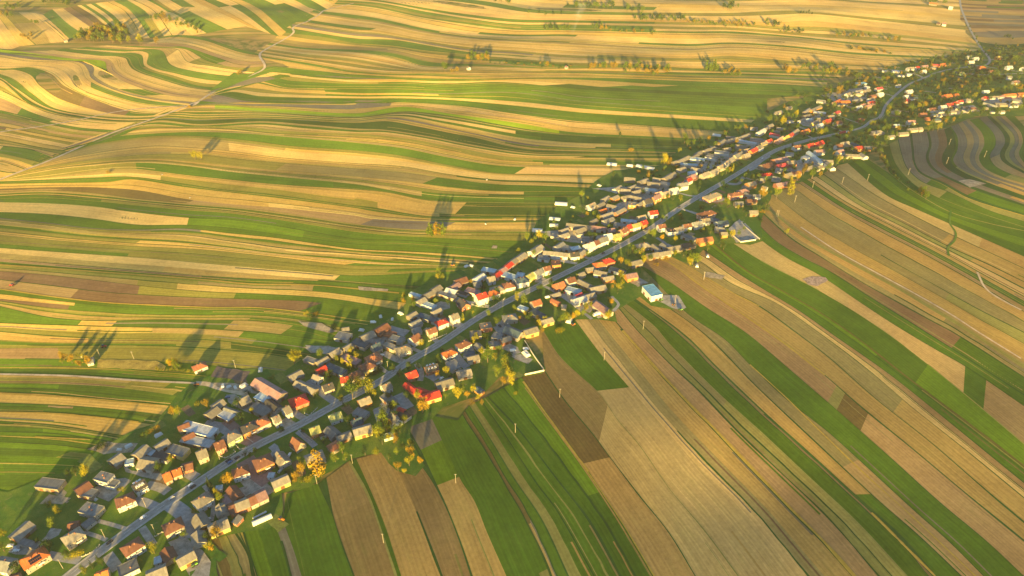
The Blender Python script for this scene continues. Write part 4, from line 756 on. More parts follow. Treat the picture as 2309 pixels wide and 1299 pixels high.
# crop: x1 y1 x2 y2 (ridge ends) width wall-height form roof wall [extra]
DATA = {
'1': '''95 965 240 838 11 3.5 bg T T;170 1005 325 1045 5 2.5 sf G G;225 1150 320 1092 12 5.6 hh O C solar;-45 1165 85 1188 11 4.5 hg G W;570 962 630 925 11 5.6 hh T C;570 862 650 850 7 2.8 sg B K;700 885 785 818 6 2.8 ss G G
690 715 835 755 10 4.5 hf G C;320 507 515 532 10 4 bf G T;630 575 740 505 12 4 bg B T;670 585 795 605 8 4 sf G T;815 450 925 480 9 6 hf G W;900 510 980 525 7 3.4 sf G W;1110 545 1205 490 10 5.8 hg D W dormer;1010 650 1070 625 11 5.6 hh B W
925 330 1010 268 12 4 bg T T;1130 275 1225 195 11 4 bg T T;1170 315 1290 335 13 4 bg T G;1050 345 1120 330 6 3 sf L W;1300 212 1400 148 9 4 bg T G;1290 270 1420 300 9 3.5 sf D G;1240 250 1290 270 6 3 sf L G;1420 222 1560 262 10 4.5 bf G Y
1645 268 1725 235 11 5.8 hg T C;1520 372 1610 348 9 3.2 bg B K;1365 455 1420 430 11 4.2 hg O C;1430 425 1510 395 9 4.2 hg O C;1530 25 1800 95 11 4.5 lf W W;1490 45 1580 10 8 4.6 bg B T;1530 140 1780 190 9 3.5 bf W T;1530 135 1620 90 8 3.8 bg B T
1795 192 1872 158 11 6 hg B S;1670 655 1712 625 11 5.8 hh T W;1825 735 1878 700 9 3.5 bg T G;1648 778 1705 868 11 4 bg T T;1412 872 1475 842 11 5.8 hh B C;1652 918 1665 1010 10 4 bg T G;1480 1165 1620 1088 10 4.5 bg T Y;1745 890 1905 822 11 4.5 bg T Y
1070 1050 1130 1012 11 6 hh B W;1060 1180 1085 1270 13 4 hf G W;1300 1170 1350 1155 6 2.8 sf L W;1385 1060 1430 1150 9 3.5 bg B T;1225 1285 1385 1218 11 4 bg T T;800 1290 900 1255 10 4 hg O C;1815 560 1860 555 4 2.4 sf L W;70 1310 150 1290 8 3 sg B T''',
'3': '''665 260 730 238 10 5.8 hh B W;600 418 680 520 9 4 bg B K;585 618 650 592 11 4.3 bg B K;652 590 775 542 11 4.5 bg T K;778 540 852 505 11 4.5 bg B C;855 500 942 458 12 4.5 bg P C;540 560 620 545 10 3.5 sf P G;495 590 530 675 9 3.5 bg T G
1010 380 1165 312 10 4.3 bg T Y;888 160 948 135 13 5.8 hh B O;1065 85 1140 175 10 4.2 hg T G;1340 140 1508 78 12 4.5 bg T C;985 310 1025 310 5 2.6 sf L W;470 440 520 430 5 2.4 sf L W;650 735 700 760 7 2.6 ss G K''',
'2': '''230 92 280 72 9 3.2 hh K W;725 195 945 325 13 5 lg P T;585 378 665 338 12 4 bg T T;745 330 840 375 10 4 lf L G;820 372 915 438 9 4 bg D G;700 418 835 485 11 4 lf G T;370 425 450 372 10 4 bg T G;318 495 402 432 11 4 bg T T;465 442 580 482 6 3 sg G T
440 482 530 530 9 3.5 sf W K;500 675 545 648 11 6 hh T V;640 598 695 572 11 6 hh D O skylight;740 560 790 535 11 5 hh K G;870 530 920 505 10 6 hg T W;960 455 1005 430 11 6.2 hg T W;1055 370 1110 350 13 4 hh R K;1005 180 1110 127 10 3.8 bg T T;1065 215 1225 290 9 3.5 bg T T
1215 167 1270 190 8 4 hg T W;1240 127 1310 88 8 4.2 bg R K;1320 85 1470 150 9 3.5 bf N G;1290 265 1370 235 10 4.2 hg D C skylight;1440 195 1500 185 9 5 hg R C;1520 170 1585 140 10 5 hh B C;1640 85 1690 62 11 5.6 hh B Y;1690 22 1735 5 11 5.6 hh K C
1345 517 1440 482 10 4 hg V W;1590 388 1680 350 10 4.6 hg T O;1560 462 1660 505 9 3.4 sf G G;1530 562 1610 525 9 3.6 hg N K skylight;1545 628 1690 587 11 4.5 bg T Y;1180 625 1258 597 10 4.6 hg V O;1265 665 1305 650 7 3 sf D W;1405 690 1520 645 8 3.8 bg T T
1370 755 1400 737 9 4 hh K T;1045 708 1108 755 10 3.5 hg B C steep;1330 600 1400 660 10 3.8 bg G N;1150 870 1290 812 12 4 bg T T;1800 690 1880 665 6 2.6 sf L W;1865 490 1900 560 9 4.5 bg G W''',
'4': '''440 565 520 518 10 4.2 bg T T;340 635 425 588 8 3.8 bg T T;245 602 330 632 7 3 sf G T;560 590 680 640 9 4 bf P T;560 520 620 483 9 4 bg T T;640 460 750 500 10 4 bf N G;700 430 800 383 11 4.2 bg T T;740 452 880 482 8 3.8 bf G T;820 372 912 318 12 4.6 bg B K
790 508 850 480 11 5 hg N C;1015 520 1070 500 11 5.6 hh T C;890 483 980 525 7 3.8 bf T C;775 592 820 568 11 5.2 hh K K;725 660 765 640 11 5.6 hh B T;1105 445 1165 405 11 5.2 hg B W;1240 378 1305 352 9 5.6 hg B C;1335 305 1375 290 9 5.2 hh R W
1105 322 1180 285 10 4 bg G G;1120 370 1180 350 10 3.8 bg G G;1085 258 1145 222 9 4 bg T T;1170 247 1310 300 7 3.4 sf N G;1280 228 1345 195 8 4 bg T C;1430 262 1485 240 10 5.8 hg T W;890 392 980 412 7 3 sf B K;940 432 1045 462 9 3.5 bf G G;500 412 610 432 12 3.5 bf G G;545 360 600 352 8 3 sg T T
870 832 935 802 10 4.6 hg T W;1070 735 1145 705 10 4.6 hg R K;1060 802 1140 858 7 3.4 bg R K;1148 848 1232 880 10 3.8 bg R K;1200 908 1335 868 11 4.6 bg R Y;1310 808 1445 768 11 4.4 bg T C;1480 718 1592 692 11 4 bg T C;1425 625 1475 690 11 3.8 bf G G
1395 555 1435 535 10 5.4 hh O W;1220 682 1320 652 10 4 hg D K dormer;1510 485 1555 462 10 5.4 hh B W;1540 562 1620 572 9 3.5 bf N G;1565 600 1655 577 9 3.8 bg T C;1640 480 1688 530 7 3.2 sg G G;1585 408 1680 400 10 3.8 hf T C;1670 345 1760 330 10 5 hf T K;1640 840 1685 870 6 2.8 sg N O
880 900 965 960 9 3.6 bf G G;940 1052 1000 1118 9 4 hg G W steep;1010 1040 1080 1090 9 3.6 bf D G;1000 1010 1050 1030 6 3 sg R K''',
'5': '''570 382 625 345 10 4 bg P T;530 392 610 412 9 3.8 bg W W;470 427 600 470 7 3.5 bf G C;415 405 475 367 10 4 bg T T;350 450 420 410 9 4 bg T T;232 435 320 462 5 2.8 sf L W;290 502 350 467 9 4 bg T G;330 510 440 548 7 3.2 sf L W;770 457 845 430 11 8 hg R W
870 430 925 412 10 5 hh O W;690 402 790 430 9 4 bf P W;610 420 700 445 6 3 sf D N;640 480 690 528 11 4.4 hg D K;1105 147 1165 102 10 4.2 bg T T;1050 180 1108 137 9 4.2 bg T T;1010 215 1055 177 9 4.4 bg R G;960 250 1010 220 9 4.2 bg P P;820 237 930 257 8 3.5 bf L G
920 287 965 253 9 4.4 bg R P;980 272 1100 312 10 4 bf L W;1100 280 1160 290 9 3.6 bf L G;755 320 830 272 9 4.6 bg W W;860 312 920 300 11 4.2 hg T W;600 332 690 300 12 4 bg B T;750 350 810 340 9 3.4 bg G G;1015 358 1055 350 11 4.4 hh B W;920 390 965 378 11 4.2 hh T G
1125 317 1165 310 11 6.2 hh N W;1180 300 1230 267 9 5.2 hg V Y;1245 268 1300 238 10 5.4 hg G W;1318 230 1370 215 9 6 hg B W;1385 192 1455 185 10 5 hf B O;1215 95 1300 37 12 5 bg T W;1320 92 1420 100 9 4.4 bg T W;1422 100 1520 112 9 4.4 bg T W;1535 112 1605 102 10 4.6 hg D W
1610 112 1650 82 8 4 bg T T;1275 142 1365 157 7 3.4 bf G W;1660 45 1725 20 11 6 hg W W;1725 25 1765 5 9 6 hg B W;1755 192 1800 182 10 5 hh O C;1820 165 1865 152 10 5 hh R K;1405 370 1480 342 10 5 hg K K;1510 325 1570 305 10 5 hg B W;1605 322 1708 375 8 4 bg T T;1700 395 1820 367 10 4.4 bg T T
1505 395 1620 425 9 4 bf L L;1580 455 1630 430 7 4.2 sg M W;1560 490 1660 455 10 4.4 bg W W;1665 455 1735 430 9 4.2 bg T T;1385 450 1450 427 7 3.4 sg T T;1385 480 1450 510 6 3 sg K K;1468 530 1505 535 6 3 sg T C;1225 510 1290 487 10 5.2 hg K C;1750 505 1860 580 11 5.2 bg P C
1115 545 1185 570 7 3.2 sf L G;1220 572 1320 630 9 3.6 bf N G;1020 620 1070 612 11 4.6 hh G C;1015 705 1135 755 13 4.6 bg N C;1160 742 1265 708 10 4.6 bg T Y;1300 660 1390 632 9 4 bg T Y;905 772 980 788 10 3.8 bf G G;970 812 1045 785 8 4 bg T K;870 850 970 845 9 3.4 sf G G;1130 748 1165 740 8 3.6 bg T T''',
'6': '''745 228 795 203 9 5 hg T W;820 225 870 197 9 4 bg T T;865 175 910 147 9 4 bg T C;935 165 985 142 9 4 bg T O;900 215 970 230 8 4 bg T W;1025 155 1085 142 9 4 bg T C;1085 147 1190 165 8 4 bg T C;1070 212 1135 215 9 6 hf T O;1150 215 1190 192 7 4 bg T T;1200 190 1262 175 9 5.5 hg D C
1270 165 1325 135 9 6 hg P O;1290 130 1340 116 9 6 hg S S;1352 125 1400 112 8 5 hg T S;1420 95 1460 82 9 5 hg W W;1480 55 1550 42 10 6 hg G W;1545 20 1580 2 8 5 hg M C;840 267 890 250 7 3.6 bg O T;965 285 1040 243 8 4 bg T K;855 310 940 277 10 4 bg T T;870 350 945 320 9 4 bg G G
770 355 810 332 8 4 bg T T;1150 320 1210 305 9 4.5 hg T C;1242 280 1305 270 9 5.5 hg R W;570 372 770 392 10 4 bg T C;775 392 895 405 9 4 bg P G;1010 347 1140 357 7 3.5 bf L W;955 375 1060 392 8 3.5 bf G G;1175 365 1215 347 9 5 hg R O;1100 387 1160 370 9 5.5 hg V W;1055 400 1092 382 9 6 hg R S
1010 430 1055 402 10 6 hg B S;955 470 1005 457 9 5 hg V Y;905 420 960 410 9 4 bg P T;640 430 715 402 10 4 bg T T;645 457 700 447 8 3.5 sf T G;520 430 580 407 9 4 bg T T;520 470 580 447 9 4 bg T G;445 467 520 480 7 3 sf G G;870 470 935 457 9 6 hg L W;830 505 895 482 10 6 hg G W;690 507 770 512 8 3.5 bf G G
480 562 540 522 10 4 bg G G;540 560 620 578 9 4 bf G G;605 582 680 567 8 4 bf L G
960 92 1010 62 9 4 bg T W;1010 92 1090 97 8 4 bg T T;1080 80 1130 57 9 4 bg T T;1130 77 1200 85 8 4 bg T T;1110 115 1170 97 9 4 bg T C;1205 97 1300 102 9 4 bf L W;1160 30 1230 7 10 4 bg T T;1235 37 1330 47 10 4 bg T T;1332 42 1400 50 9 3.5 bf G G;1315 390 1370 380 9 5.5 hg B W;1385 432 1465 422 10 5.5 hf D W
1455 415 1515 402 8 5.5 hg T W;1520 387 1580 377 8 5 hg B W;1600 372 1670 357 10 5 hg G W;1660 345 1732 332 9 5 hg T W;1740 332 1800 350 9 4 bf N W;1795 362 1876 342 11 4 bg N W;1670 290 1750 264 11 5.5 hh B S;1722 148 1795 118 12 5 hh T S;1645 500 1752 477 11 5 bg K O;1510 467 1620 500 8 3.5 bf G G;1510 547 1610 522 10 4 bg D T
1395 572 1500 547 10 4 bg T T;1330 612 1410 592 9 4 bg T G;1230 625 1310 607 10 3.6 bg T T;1270 542 1330 590 8 3.6 bg T G;1160 545 1220 532 10 5 hh T T;1140 577 1190 572 8 3.5 sf G C;1345 532 1390 560 9 3.6 bg G G;1780 402 1876 412 9 4 bg G T;1825 447 1876 442 8 4 bg T O;1090 690 1175 667 10 4 bg T T
730 740 800 727 8 3.6 bg T T;800 752 895 772 10 4 bg T W;865 815 950 797 9 4 bg T O;918 737 1045 770 8 3.5 bf N L;1052 792 1138 772 10 4.6 bg P O;665 787 710 767 7 4 bg T C;1228 875 1305 955 14 7 lf U W''',
'7': '''245 647 335 652 10 3.6 bg T T;370 680 430 652 10 4 bg T T;435 682 535 690 9 4 bg T W;540 690 615 700 9 4 bf G G;478 650 540 657 8 3.6 bg T G;570 652 655 602 11 4 bg T T;645 520 700 502 9 4 bg T T;675 515 770 472 10 4 bg T T;780 492 900 502 9 4 bf L W;700 540 840 547 7 3 sf L G;685 577 740 562 9 4 bg T G;790 567 890 582 9 4 bg T T;770 612 830 602 8 4 bf L W
755 650 825 622 9 5 hg P S;750 670 788 652 8 5 hg R W;690 695 755 677 9 5.5 hg N W;622 745 680 732 9 5 hg W W;875 625 930 602 9 5 hg T C;942 605 1000 577 9 5 hg T C;1012 560 1055 542 9 5 hg T C;1060 532 1088 512 8 5 hg T W;1090 510 1130 482 8 5 hg T C;905 477 1000 490 8 4 bf T W;920 465 1030 480 8 4 bf T C;980 437 1100 447 10 5 bf G W
800 480 840 457 8 4 bg T T;825 455 870 432 8 4 bg T T;890 430 930 412 8 4 bg T C;932 415 980 397 8 4 bg T T;1052 412 1110 405 9 4 bg T T;1012 370 1060 337 10 4 bg T T;1062 347 1165 322 11 4 bg T T;1072 312 1150 317 9 3.6 bg T T;1178 320 1258 292 11 4 bg T T;1272 325 1370 332 10 4 bg G P;1170 347 1320 370 8 4 bf W W;1150 382 1260 390 9 4 bg T C
1142 470 1200 442 11 5 hg G C;1218 425 1265 415 9 5 hg T C;1215 465 1260 452 9 5 hg T T;1272 430 1318 407 9 5.5 hg R O;1322 400 1365 387 9 5.5 hg T W;1358 372 1398 360 8 5 hg T Y;1402 350 1440 337 8 5 hg R P;1335 280 1385 252 10 5.5 hg W W;1372 257 1420 237 8 5 bg T O;1402 230 1450 212 9 4.5 bg T T;1270 240 1330 242 8 4 bg T W;1432 287 1512 300 9 4.5 bg M W;1487 345 1535 317 10 5.5 hg S S
1547 325 1580 307 9 6 hg Y Y;1578 310 1612 287 9 6 hg R C;1612 285 1655 257 9 5.5 hg T C;1485 242 1555 247 8 3.6 bg T T;1458 267 1510 272 7 3.6 bg T T;1692 270 1745 257 9 5 hg O O;1478 115 1525 102 9 4 bg T C;1567 75 1605 70 8 4 bg T T;1570 190 1620 187 8 4 bf G W
1365 545 1440 525 14 4.6 lg B T;1462 500 1568 478 14 5 lg P K;1125 780 1190 767 10 5.5 hh B S;1192 753 1235 742 9 5.5 hh P S;1215 730 1265 717 8 4 hf T C;1245 700 1308 682 10 5 hg T O;1145 850 1210 842 9 4 bg G T;1242 830 1320 822 9 4 bg B T;1292 790 1350 785 9 4 bg G W;1230 772 1280 790 8 4 bg G G;1262 920 1330 915 10 4 bg T T
1375 620 1440 612 9 5 hh R V;1505 545 1558 532 10 5 hh M K;1568 522 1640 512 10 5 hg T K;1482 572 1540 580 9 4 bg G N;1567 620 1618 602 9 4 bg T T;1605 605 1680 592 9 4 bg B T;1478 700 1568 682 11 4 bg P K;1625 395 1678 387 9 5 hg B W;1728 385 1785 372 11 6 hg R Y;1792 375 1855 352 11 6 hg R Y;1695 480 1740 490 9 8 hf W W
1558 450 1625 457 9 4 bf G W;1745 445 1870 515 9 4 bg L W;1800 430 1870 422 9 5 hg P W;1742 560 1798 545 9 4 bg T C;1802 562 1860 547 9 4 bg T C;1368 717 1410 725 8 4 bg G G;1455 640 1520 650 9 4 bg G G;1332 665 1380 652 8 4 bg T T''',
'8': '''842 310 892 272 9 4 bg T T;905 290 1000 247 9 4 bg T O;930 310 1050 325 9 4 bf W C;822 350 900 332 9 4 bg T T;792 395 850 372 9 4 bg T W;852 380 910 375 8 4 bg L W;952 375 1025 367 9 4 bg T C;915 420 958 397 8 5 hg T Y;968 435 1018 427 9 5 hg W W;1042 395 1098 382 10 5.5 hg R O;1140 413 1200 402 11 5 hg B W;1062 355 1128 347 9 5 hg T C
1132 320 1182 302 9 6 hg M W;897 465 952 457 9 5 hg G W;1132 215 1188 187 10 4 bg O T;1192 205 1282 202 10 4 bg O K;1162 235 1258 240 8 3.6 bf N G;962 190 1048 200 10 4 bg G G;1252 135 1318 117 11 4.5 hg T W;1338 125 1418 130 9 4 bg T C;1352 105 1408 92 9 4 bg T W;1350 35 1440 30 11 5 lf U G;1422 100 1478 87 9 4 bg T T;1432 57 1478 65 9 4 bg W W
1322 195 1398 182 8 4 bg G T;1467 185 1518 172 10 5 hg T W;1472 215 1528 207 8 5 hg R P;1342 265 1398 252 10 5 hg W W;1392 240 1438 235 8 5 hg P T;1442 252 1488 242 8 5 hg P T;1542 80 1598 72 9 5 hg M W;1557 130 1608 125 10 5 hg W W;1482 150 1538 142 9 4 bg B K;1842 105 1893 97 10 5 hg W W;1817 155 1858 150 9 5 hg W G;1822 195 1868 190 9 4 hg M P;1872 167 1948 170 9 4 bg N W;1742 50 1778 45 8 4 hg G W
1520 500 1590 492 12 4.6 hh T C;1722 300 1758 292 9 4.6 hh G G;1372 380 1408 372 8 4 hh B K;1847 400 1922 395 10 5 hg P W;1702 435 1768 430 8 4 bg L T;1862 475 1943 467 10 4.6 bg T C;1952 467 1990 462 10 4.6 bg T C;1762 515 1853 507 10 4 bg T C;1667 545 1718 537 9 4 bg T W;1150 640 1212 632 10 5 hg B W;1208 613 1272 602 9 5 hg T C;1302 612 1368 628 9 4 bg N G
1352 650 1418 642 10 4.4 bg R O;1422 650 1483 645 10 4.4 bg T O;1162 695 1218 682 9 5 hg P W;1392 717 1448 738 9 4 bg G W;1242 727 1388 725 8 4 bg T C;1162 740 1213 737 8 4 sf T T;962 690 1023 682 9 5 hg P W;1022 785 1118 780 10 4 bg T C;1062 802 1128 848 8 4 bg T W;922 835 1018 832 9 4 bg T C''',
'9': '''850 315 908 310 10 4.4 hg T W;932 307 963 302 8 5 hg R W;987 342 1028 337 10 5 hg W W;992 292 1048 287 9 4 bg P T;1082 305 1128 302 9 4 bg G T;1092 277 1168 282 9 4 bg M K;1172 280 1218 272 9 4.4 hg O O;702 345 768 347 10 4 lf W W;842 372 888 372 8 6 hf W W;752 387 818 390 7 3 sf W W;602 342 652 346 6 3 sf W G;1437 202 1473 197 9 5 hg W W;1497 217 1543 212 9 5 hg W W;1447 252 1498 247 9 5 hg W W
1717 207 1768 202 9 5 hg Y O;1817 302 1873 297 10 5 hg W W;1967 315 1985 310 9 5 hg W W;1555 302 1598 300 10 4 hh O K;1352 362 1398 357 8 4 hh V V;1060 714 1125 706 11 5 hg B W;1142 727 1203 722 9 4 bg N W;1167 687 1228 682 10 5 hg W W;1237 667 1293 662 10 5 hg R P;1292 655 1348 647 9 5 hg R W;1347 637 1388 632 9 5 hg R W;1422 620 1473 617 9 5 hh T C;1322 692 1388 695 10 4 bg N G;1272 735 1323 732 9 4 bg T G
1397 712 1458 725 9 4 bg N G;1462 702 1518 702 9 4 bg B G;1132 767 1188 765 8 4 bg T W;1112 812 1173 807 10 4 bg N T;972 760 1038 757 9 5 hg B K;1032 800 1073 797 8 4 bg K K;1082 762 1128 765 8 4 bg N G;1205 584 1278 572 11 5 hg O K;1312 570 1348 567 8 4 bg O K;1592 602 1638 597 9 5 hg R P;1642 600 1738 592 9 5 hg T W;1797 575 1908 562 11 5 bg O S;1927 562 1985 557 10 5 bg O S;1745 592 1798 582 8 4 bg P W
1602 647 1738 678 10 4 bf N N;1707 660 1828 657 10 4.4 bg T T;1847 665 1928 662 10 4.6 bg T W;1872 622 1958 627 10 4 bg G G;1822 397 1878 402 9 5 hg G W;1882 447 1938 442 9 5 hg P W;1757 735 1798 732 7 4 bg T W;1657 745 1698 742 7 3 sf G G;1602 702 1638 702 8 4 bg T T;1592 537 1648 532 8 4 bg L L;1650 345 1700 340 8 4 hg B T'''}
for c, s in DATA.items():
    for row in s.replace('\n', ';').split(';'):
        t = row.split()
        if not t: continue
        place(c, *[float(v) for v in t[:6]], t[6], t[7], t[8], extra=t[9] if len(t) > 9 else '')
print('buildings', len(BLD))
# the few houses standing alone in the fields
for c, x1, y1, x2, y2, W, H, cd, r_, w_, lb in [('N', 1695, 15, 1745, 22, 12, 4, 'bg', 'O', 'T', 'orange-roofed barn far off beyond the upper right fields'), ('N', 1822, 42, 1848, 46, 11, 5, 'hg', 'W', 'W', 'white gabled house far off beside the upper right road'),
        ('N', 1780, 147, 1806, 150, 12, 5, 'hg', 'P', 'W', 'white house with pinkish roof alone left of the upper right road'), ('N', 1748, 145, 1768, 150, 9, 4, 'bg', 'B', 'T', 'small brown-roofed barn beside the lone white house at upper right'),
        ('M', 882, 434, 889, 437, 8, 4, 'hg', 'G', 'W', 'white gabled farmhouse among trees in the far middle fields'), ('M', 1519, 430, 1525, 432, 7, 3.5, 'hg', 'P', 'C', 'tiny white house in the far hedge line right of the farmhouse'),
        ('L', 421, 256, 429, 259, 7, 3.5, 'hg', 'G', 'C', 'white cottage at the left end of the far wood'), ('C', 500, 640, 535, 632, 9, 3, 'bg', 'G', 'G', 'grey tent-like barn beside the yellow hedge in the left fields')]:
    place(c, x1, y1, x2, y2, W, H, cd, r_, w_, label=lb)
# ---------------------------------------------------------------- trees
def leafmat(name, c1, c2):
    m, nt, b = newmat(name, .8); oi = node(nt, 'ShaderNodeObjectInfo').outputs['Random']; p = geo_pos(nt)
    k = noise(nt, p, .7, 3, .6); c = mix(nt, remap(nt, mathn(nt, 'ADD', k, mathn(nt, 'MULTIPLY', oi, .35)), .45, .85, 0, 1), c1, c2)
    nt.links.new(c, b.inputs['Base Color']); b.inputs['Specular IOR Level'].default_value = .1; return m
LEAF = {'Y': leafmat('yellowing_leaves', (.06, .09, .008), (.30, .26, .012)), 'O': leafmat('orange_leaves', (.08, .07, .01), (.32, .20, .012)), 'G': leafmat('green_leaves', (.025, .06, .008), (.13, .17, .015)), 'D': leafmat('dark_leaves', (.012, .035, .01), (.045, .075, .016))}
bark = mottle('bark', (.11, .085, .06), .3, 3)
def crown(seed, kind, n, leaf):
    """leaf clumps scattered through an uneven crown 1 m high and about 1 m wide, base at z = .18"""
    r = random.Random(seed); mb = MB(); lobes = []
    if kind == 'round':
        for i in range(9):
            a = r.uniform(0, 6.28); q = r.uniform(.08, .33); lobes.append((q*math.cos(a), q*math.sin(a), r.uniform(.38, .84), r.uniform(.13, .24)))
        lobes += [(0, 0, .85, .16), (0, 0, .55, .28)]
    elif kind == 'tall':
        for i in range(8): a = r.uniform(0, 6.28); z = .18+.75*i/7; q = .09*math.sin(math.pi*min(1, z)); lobes.append((q*math.cos(a), q*math.sin(a), z, .17*(1.15-z*.75)))
    elif kind == 'cone':
        for i in range(9): z = .12+.82*i/8; lobes.append((r.uniform(-.02, .02), r.uniform(-.02, .02), z, .27*(1.05-z)))
    else:      # bush
        for i in range(9): a = r.uniform(0, 6.28); q = r.uniform(.1, .5); lobes.append((q*math.cos(a), q*math.sin(a), r.uniform(.2, .6), r.uniform(.2, .34)))
    tot = sum(l[3]**2 for l in lobes)
    for lx, ly, lz, lr in lobes:
        for i in range(max(6, int(n*lr*lr/tot))):
            d = Vector((r.gauss(0, 1), r.gauss(0, 1), r.gauss(0, 1))).normalized(); q = lr*(r.random()**.35)*r.uniform(.85, 1.15)
            c = Vector((lx, ly, lz))+d*q; c.z = max(.05, c.z)
            nrm = (d+Vector((r.uniform(-.7, .7), r.uniform(-.7, .7), r.uniform(-.7, .7)))).normalized(); a = nrm.orthogonal().normalized(); a.rotate(Matrix.Rotation(r.uniform(0, 6.28), 3, nrm)); b = nrm.cross(a)
            s = leaf*r.uniform(.6, 1.3)
            mb.add([c-a*s, c-b*s*.7, c+a*s, c+b*s*.7, c+nrm*s*.35], [(0, 1, 4), (1, 2, 4), (2, 3, 4), (3, 0, 4)])
    return mb
def trunkmesh(seed, kind):
    r = random.Random(seed); mb = MB(); h = .72 if kind != 'bush' else .35
    mb.tube((0, 0, -.06), (.01, .01, h*.5), .028, .02); mb.tube((.01, .01, h*.5), (.0, .02, h), .02, .008)
    for i in range(5): a = 6.28*i/5+r.uniform(-.4, .4); z = h*r.uniform(.35, .75); mb.tube((.005, .005, z), (.25*math.cos(a), .25*math.sin(a), z+.2), .011, .003, 4)
    return mb
TREE = {}
for kind, nv_, n, lf in (('round', 5, 620, .034), ('tall', 2, 450, .030), ('cone', 2, 450, .026), ('bush', 3, 420, .045)):
    for v in range(nv_):
        cm_ = crown(100+v*7+len(kind), kind, n, lf); tm = trunkmesh(v, kind).mesh('trunk', bark)
        for k in LEAF:
            TREE[(kind, v, k)] = (cm_.mesh('crown', LEAF[k], smooth=False), tm)
NV = {'round': 5, 'tall': 2, 'cone': 2, 'bush': 3}
KN = {'Y': 'yellow-green', 'O': 'orange-brown', 'G': 'green', 'D': 'dark green'}
ntree = [0]; TREES = []
def tree(px, py, dia, k, kind='round', label=None, group='trees around the village', world=None, hf=None):
    """noted here, built by grow_trees() once it is known which show largest"""
    h = (hf or {'round': 1.05, 'tall': 2.2, 'cone': 2.0, 'bush': .6}[kind])*dia; h *= rng.uniform(.92, 1.12)
    if world:
        x, y = world; zz = float(terrain(x, y))+h*.5-HC; dp = y*CP-zz*SP; px = 1154.5+FPX*x/dp; py = 649.5-FPX*(y*SP+zz*CP)/dp
    else:
        a, b, g = bp(px, py, h*.5); x, y = float(a), float(b)
    TREES.append((x, y)); TQ.append(dict(x=x, y=y, g=float(terrain(x, y)), px=px, py=py, dia=dia, k=k, kind=kind, label=label, group=group, h=h, v=rng.randrange(NV[kind]), rz=rng.uniform(0, 6.28), q=rng.uniform(.9, 1.1), world=world is not None))
TQ = []
def grow_trees(limit=296):
    rest = []; byk = {}
    for t in TQ: byk.setdefault({'round': 'tree', 'tall': 'tree', 'cone': 'tree', 'bush': 'bush'}[t['kind']], []).append(t)
    for nm, L in byk.items():
        L.sort(key=lambda t: -(t['dia']*max(1, t['h']/t['dia']*.7))/math.hypot(t['x'], t['y'], HC)*(1.0 if abs(t['x']) < .8*t['y']+150 else 0))
        for t in L[:limit]:
            nm2 = {'round': 'tree', 'tall': 'poplar_tree', 'cone': 'conifer_tree', 'bush': 'bush'}[t['kind']]
            cr, tr = TREE[(t['kind'], t['v'], t['k'])]; grp = t['group'] if t['label'] else ('trees around the village' if nm == 'tree' else 'bushes around the village')
            rt = empty(nm2, (t['x'], t['y'], t['g']), t['rz'], cat=nm, group=grp)
            w = t['dia']*{'round': .9, 'tall': 2.6, 'cone': 1.7, 'bush': .95}[t['kind']]; rt.scale = (w, w*t['q'], t['h'])
            link('crown', cr, rt); link('trunk', tr, rt)
            if t['label']: rt['label'] = t['label']
            else:
                dia = t['dia']; sz = 'small ' if dia < 6 else ('big ' if dia > 11 else ''); TOLABEL.append((rt, f"{sz}{KN[t['k']]} {nm2.replace('_', ' ')}", t['px'], t['py']))
        rest += L[limit:]
    V = []; F = []; MI = []; off = 0; ks = list(LEAF)
    cache = {}
    for t in rest:
        key = (t['kind'], t['v'])
        if key not in cache:
            mb = crown(500+t['v'], t['kind'], 190, .062 if t['kind'] != 'bush' else .08); mb2 = MB().tube((0, 0, -.05), (0, 0, .6), .03, .012, 4)
            nv = len(mb.v); cache[key] = (np.array([tuple(p) for p in mb.v]+mb2.v), np.array([f for f in mb.f]), np.array([f for f in mb2.f[:4]])+nv)
        v, f3, f4 = cache[key]; w = t['dia']*{'round': .9, 'tall': 2.6, 'cone': 1.7, 'bush': .95}[t['kind']]
        c, s_ = math.cos(t['rz']), math.sin(t['rz']); q = v*np.array([w, w*t['q'], t['h']]); q = np.column_stack([q[:, 0]*c-q[:, 1]*s_+t['x'], q[:, 0]*s_+q[:, 1]*c+t['y'], q[:, 2]+t['g']])
        V.append(q); F += [tuple(a) for a in (f3+off).tolist()]+[tuple(a) for a in (f4+off).tolist()]; MI += [ks.index(t['k'])]*len(f3)+[4]*len(f4); off += len(v)
    me = bpy.data.meshes.new('far_trees'); me.from_pydata(np.vstack(V).tolist(), [], F)
    for k in ks: me.materials.append(LEAF[k])
    me.materials.append(bark); me.polygons.foreach_set('material_index', MI); me.update()
    tag(link('far_trees', me), 'trees and bushes of the far hedges, belts and woods', 'trees', kind='stuff')
    print('trees', len(TQ), 'merged', len(rest), len(F))
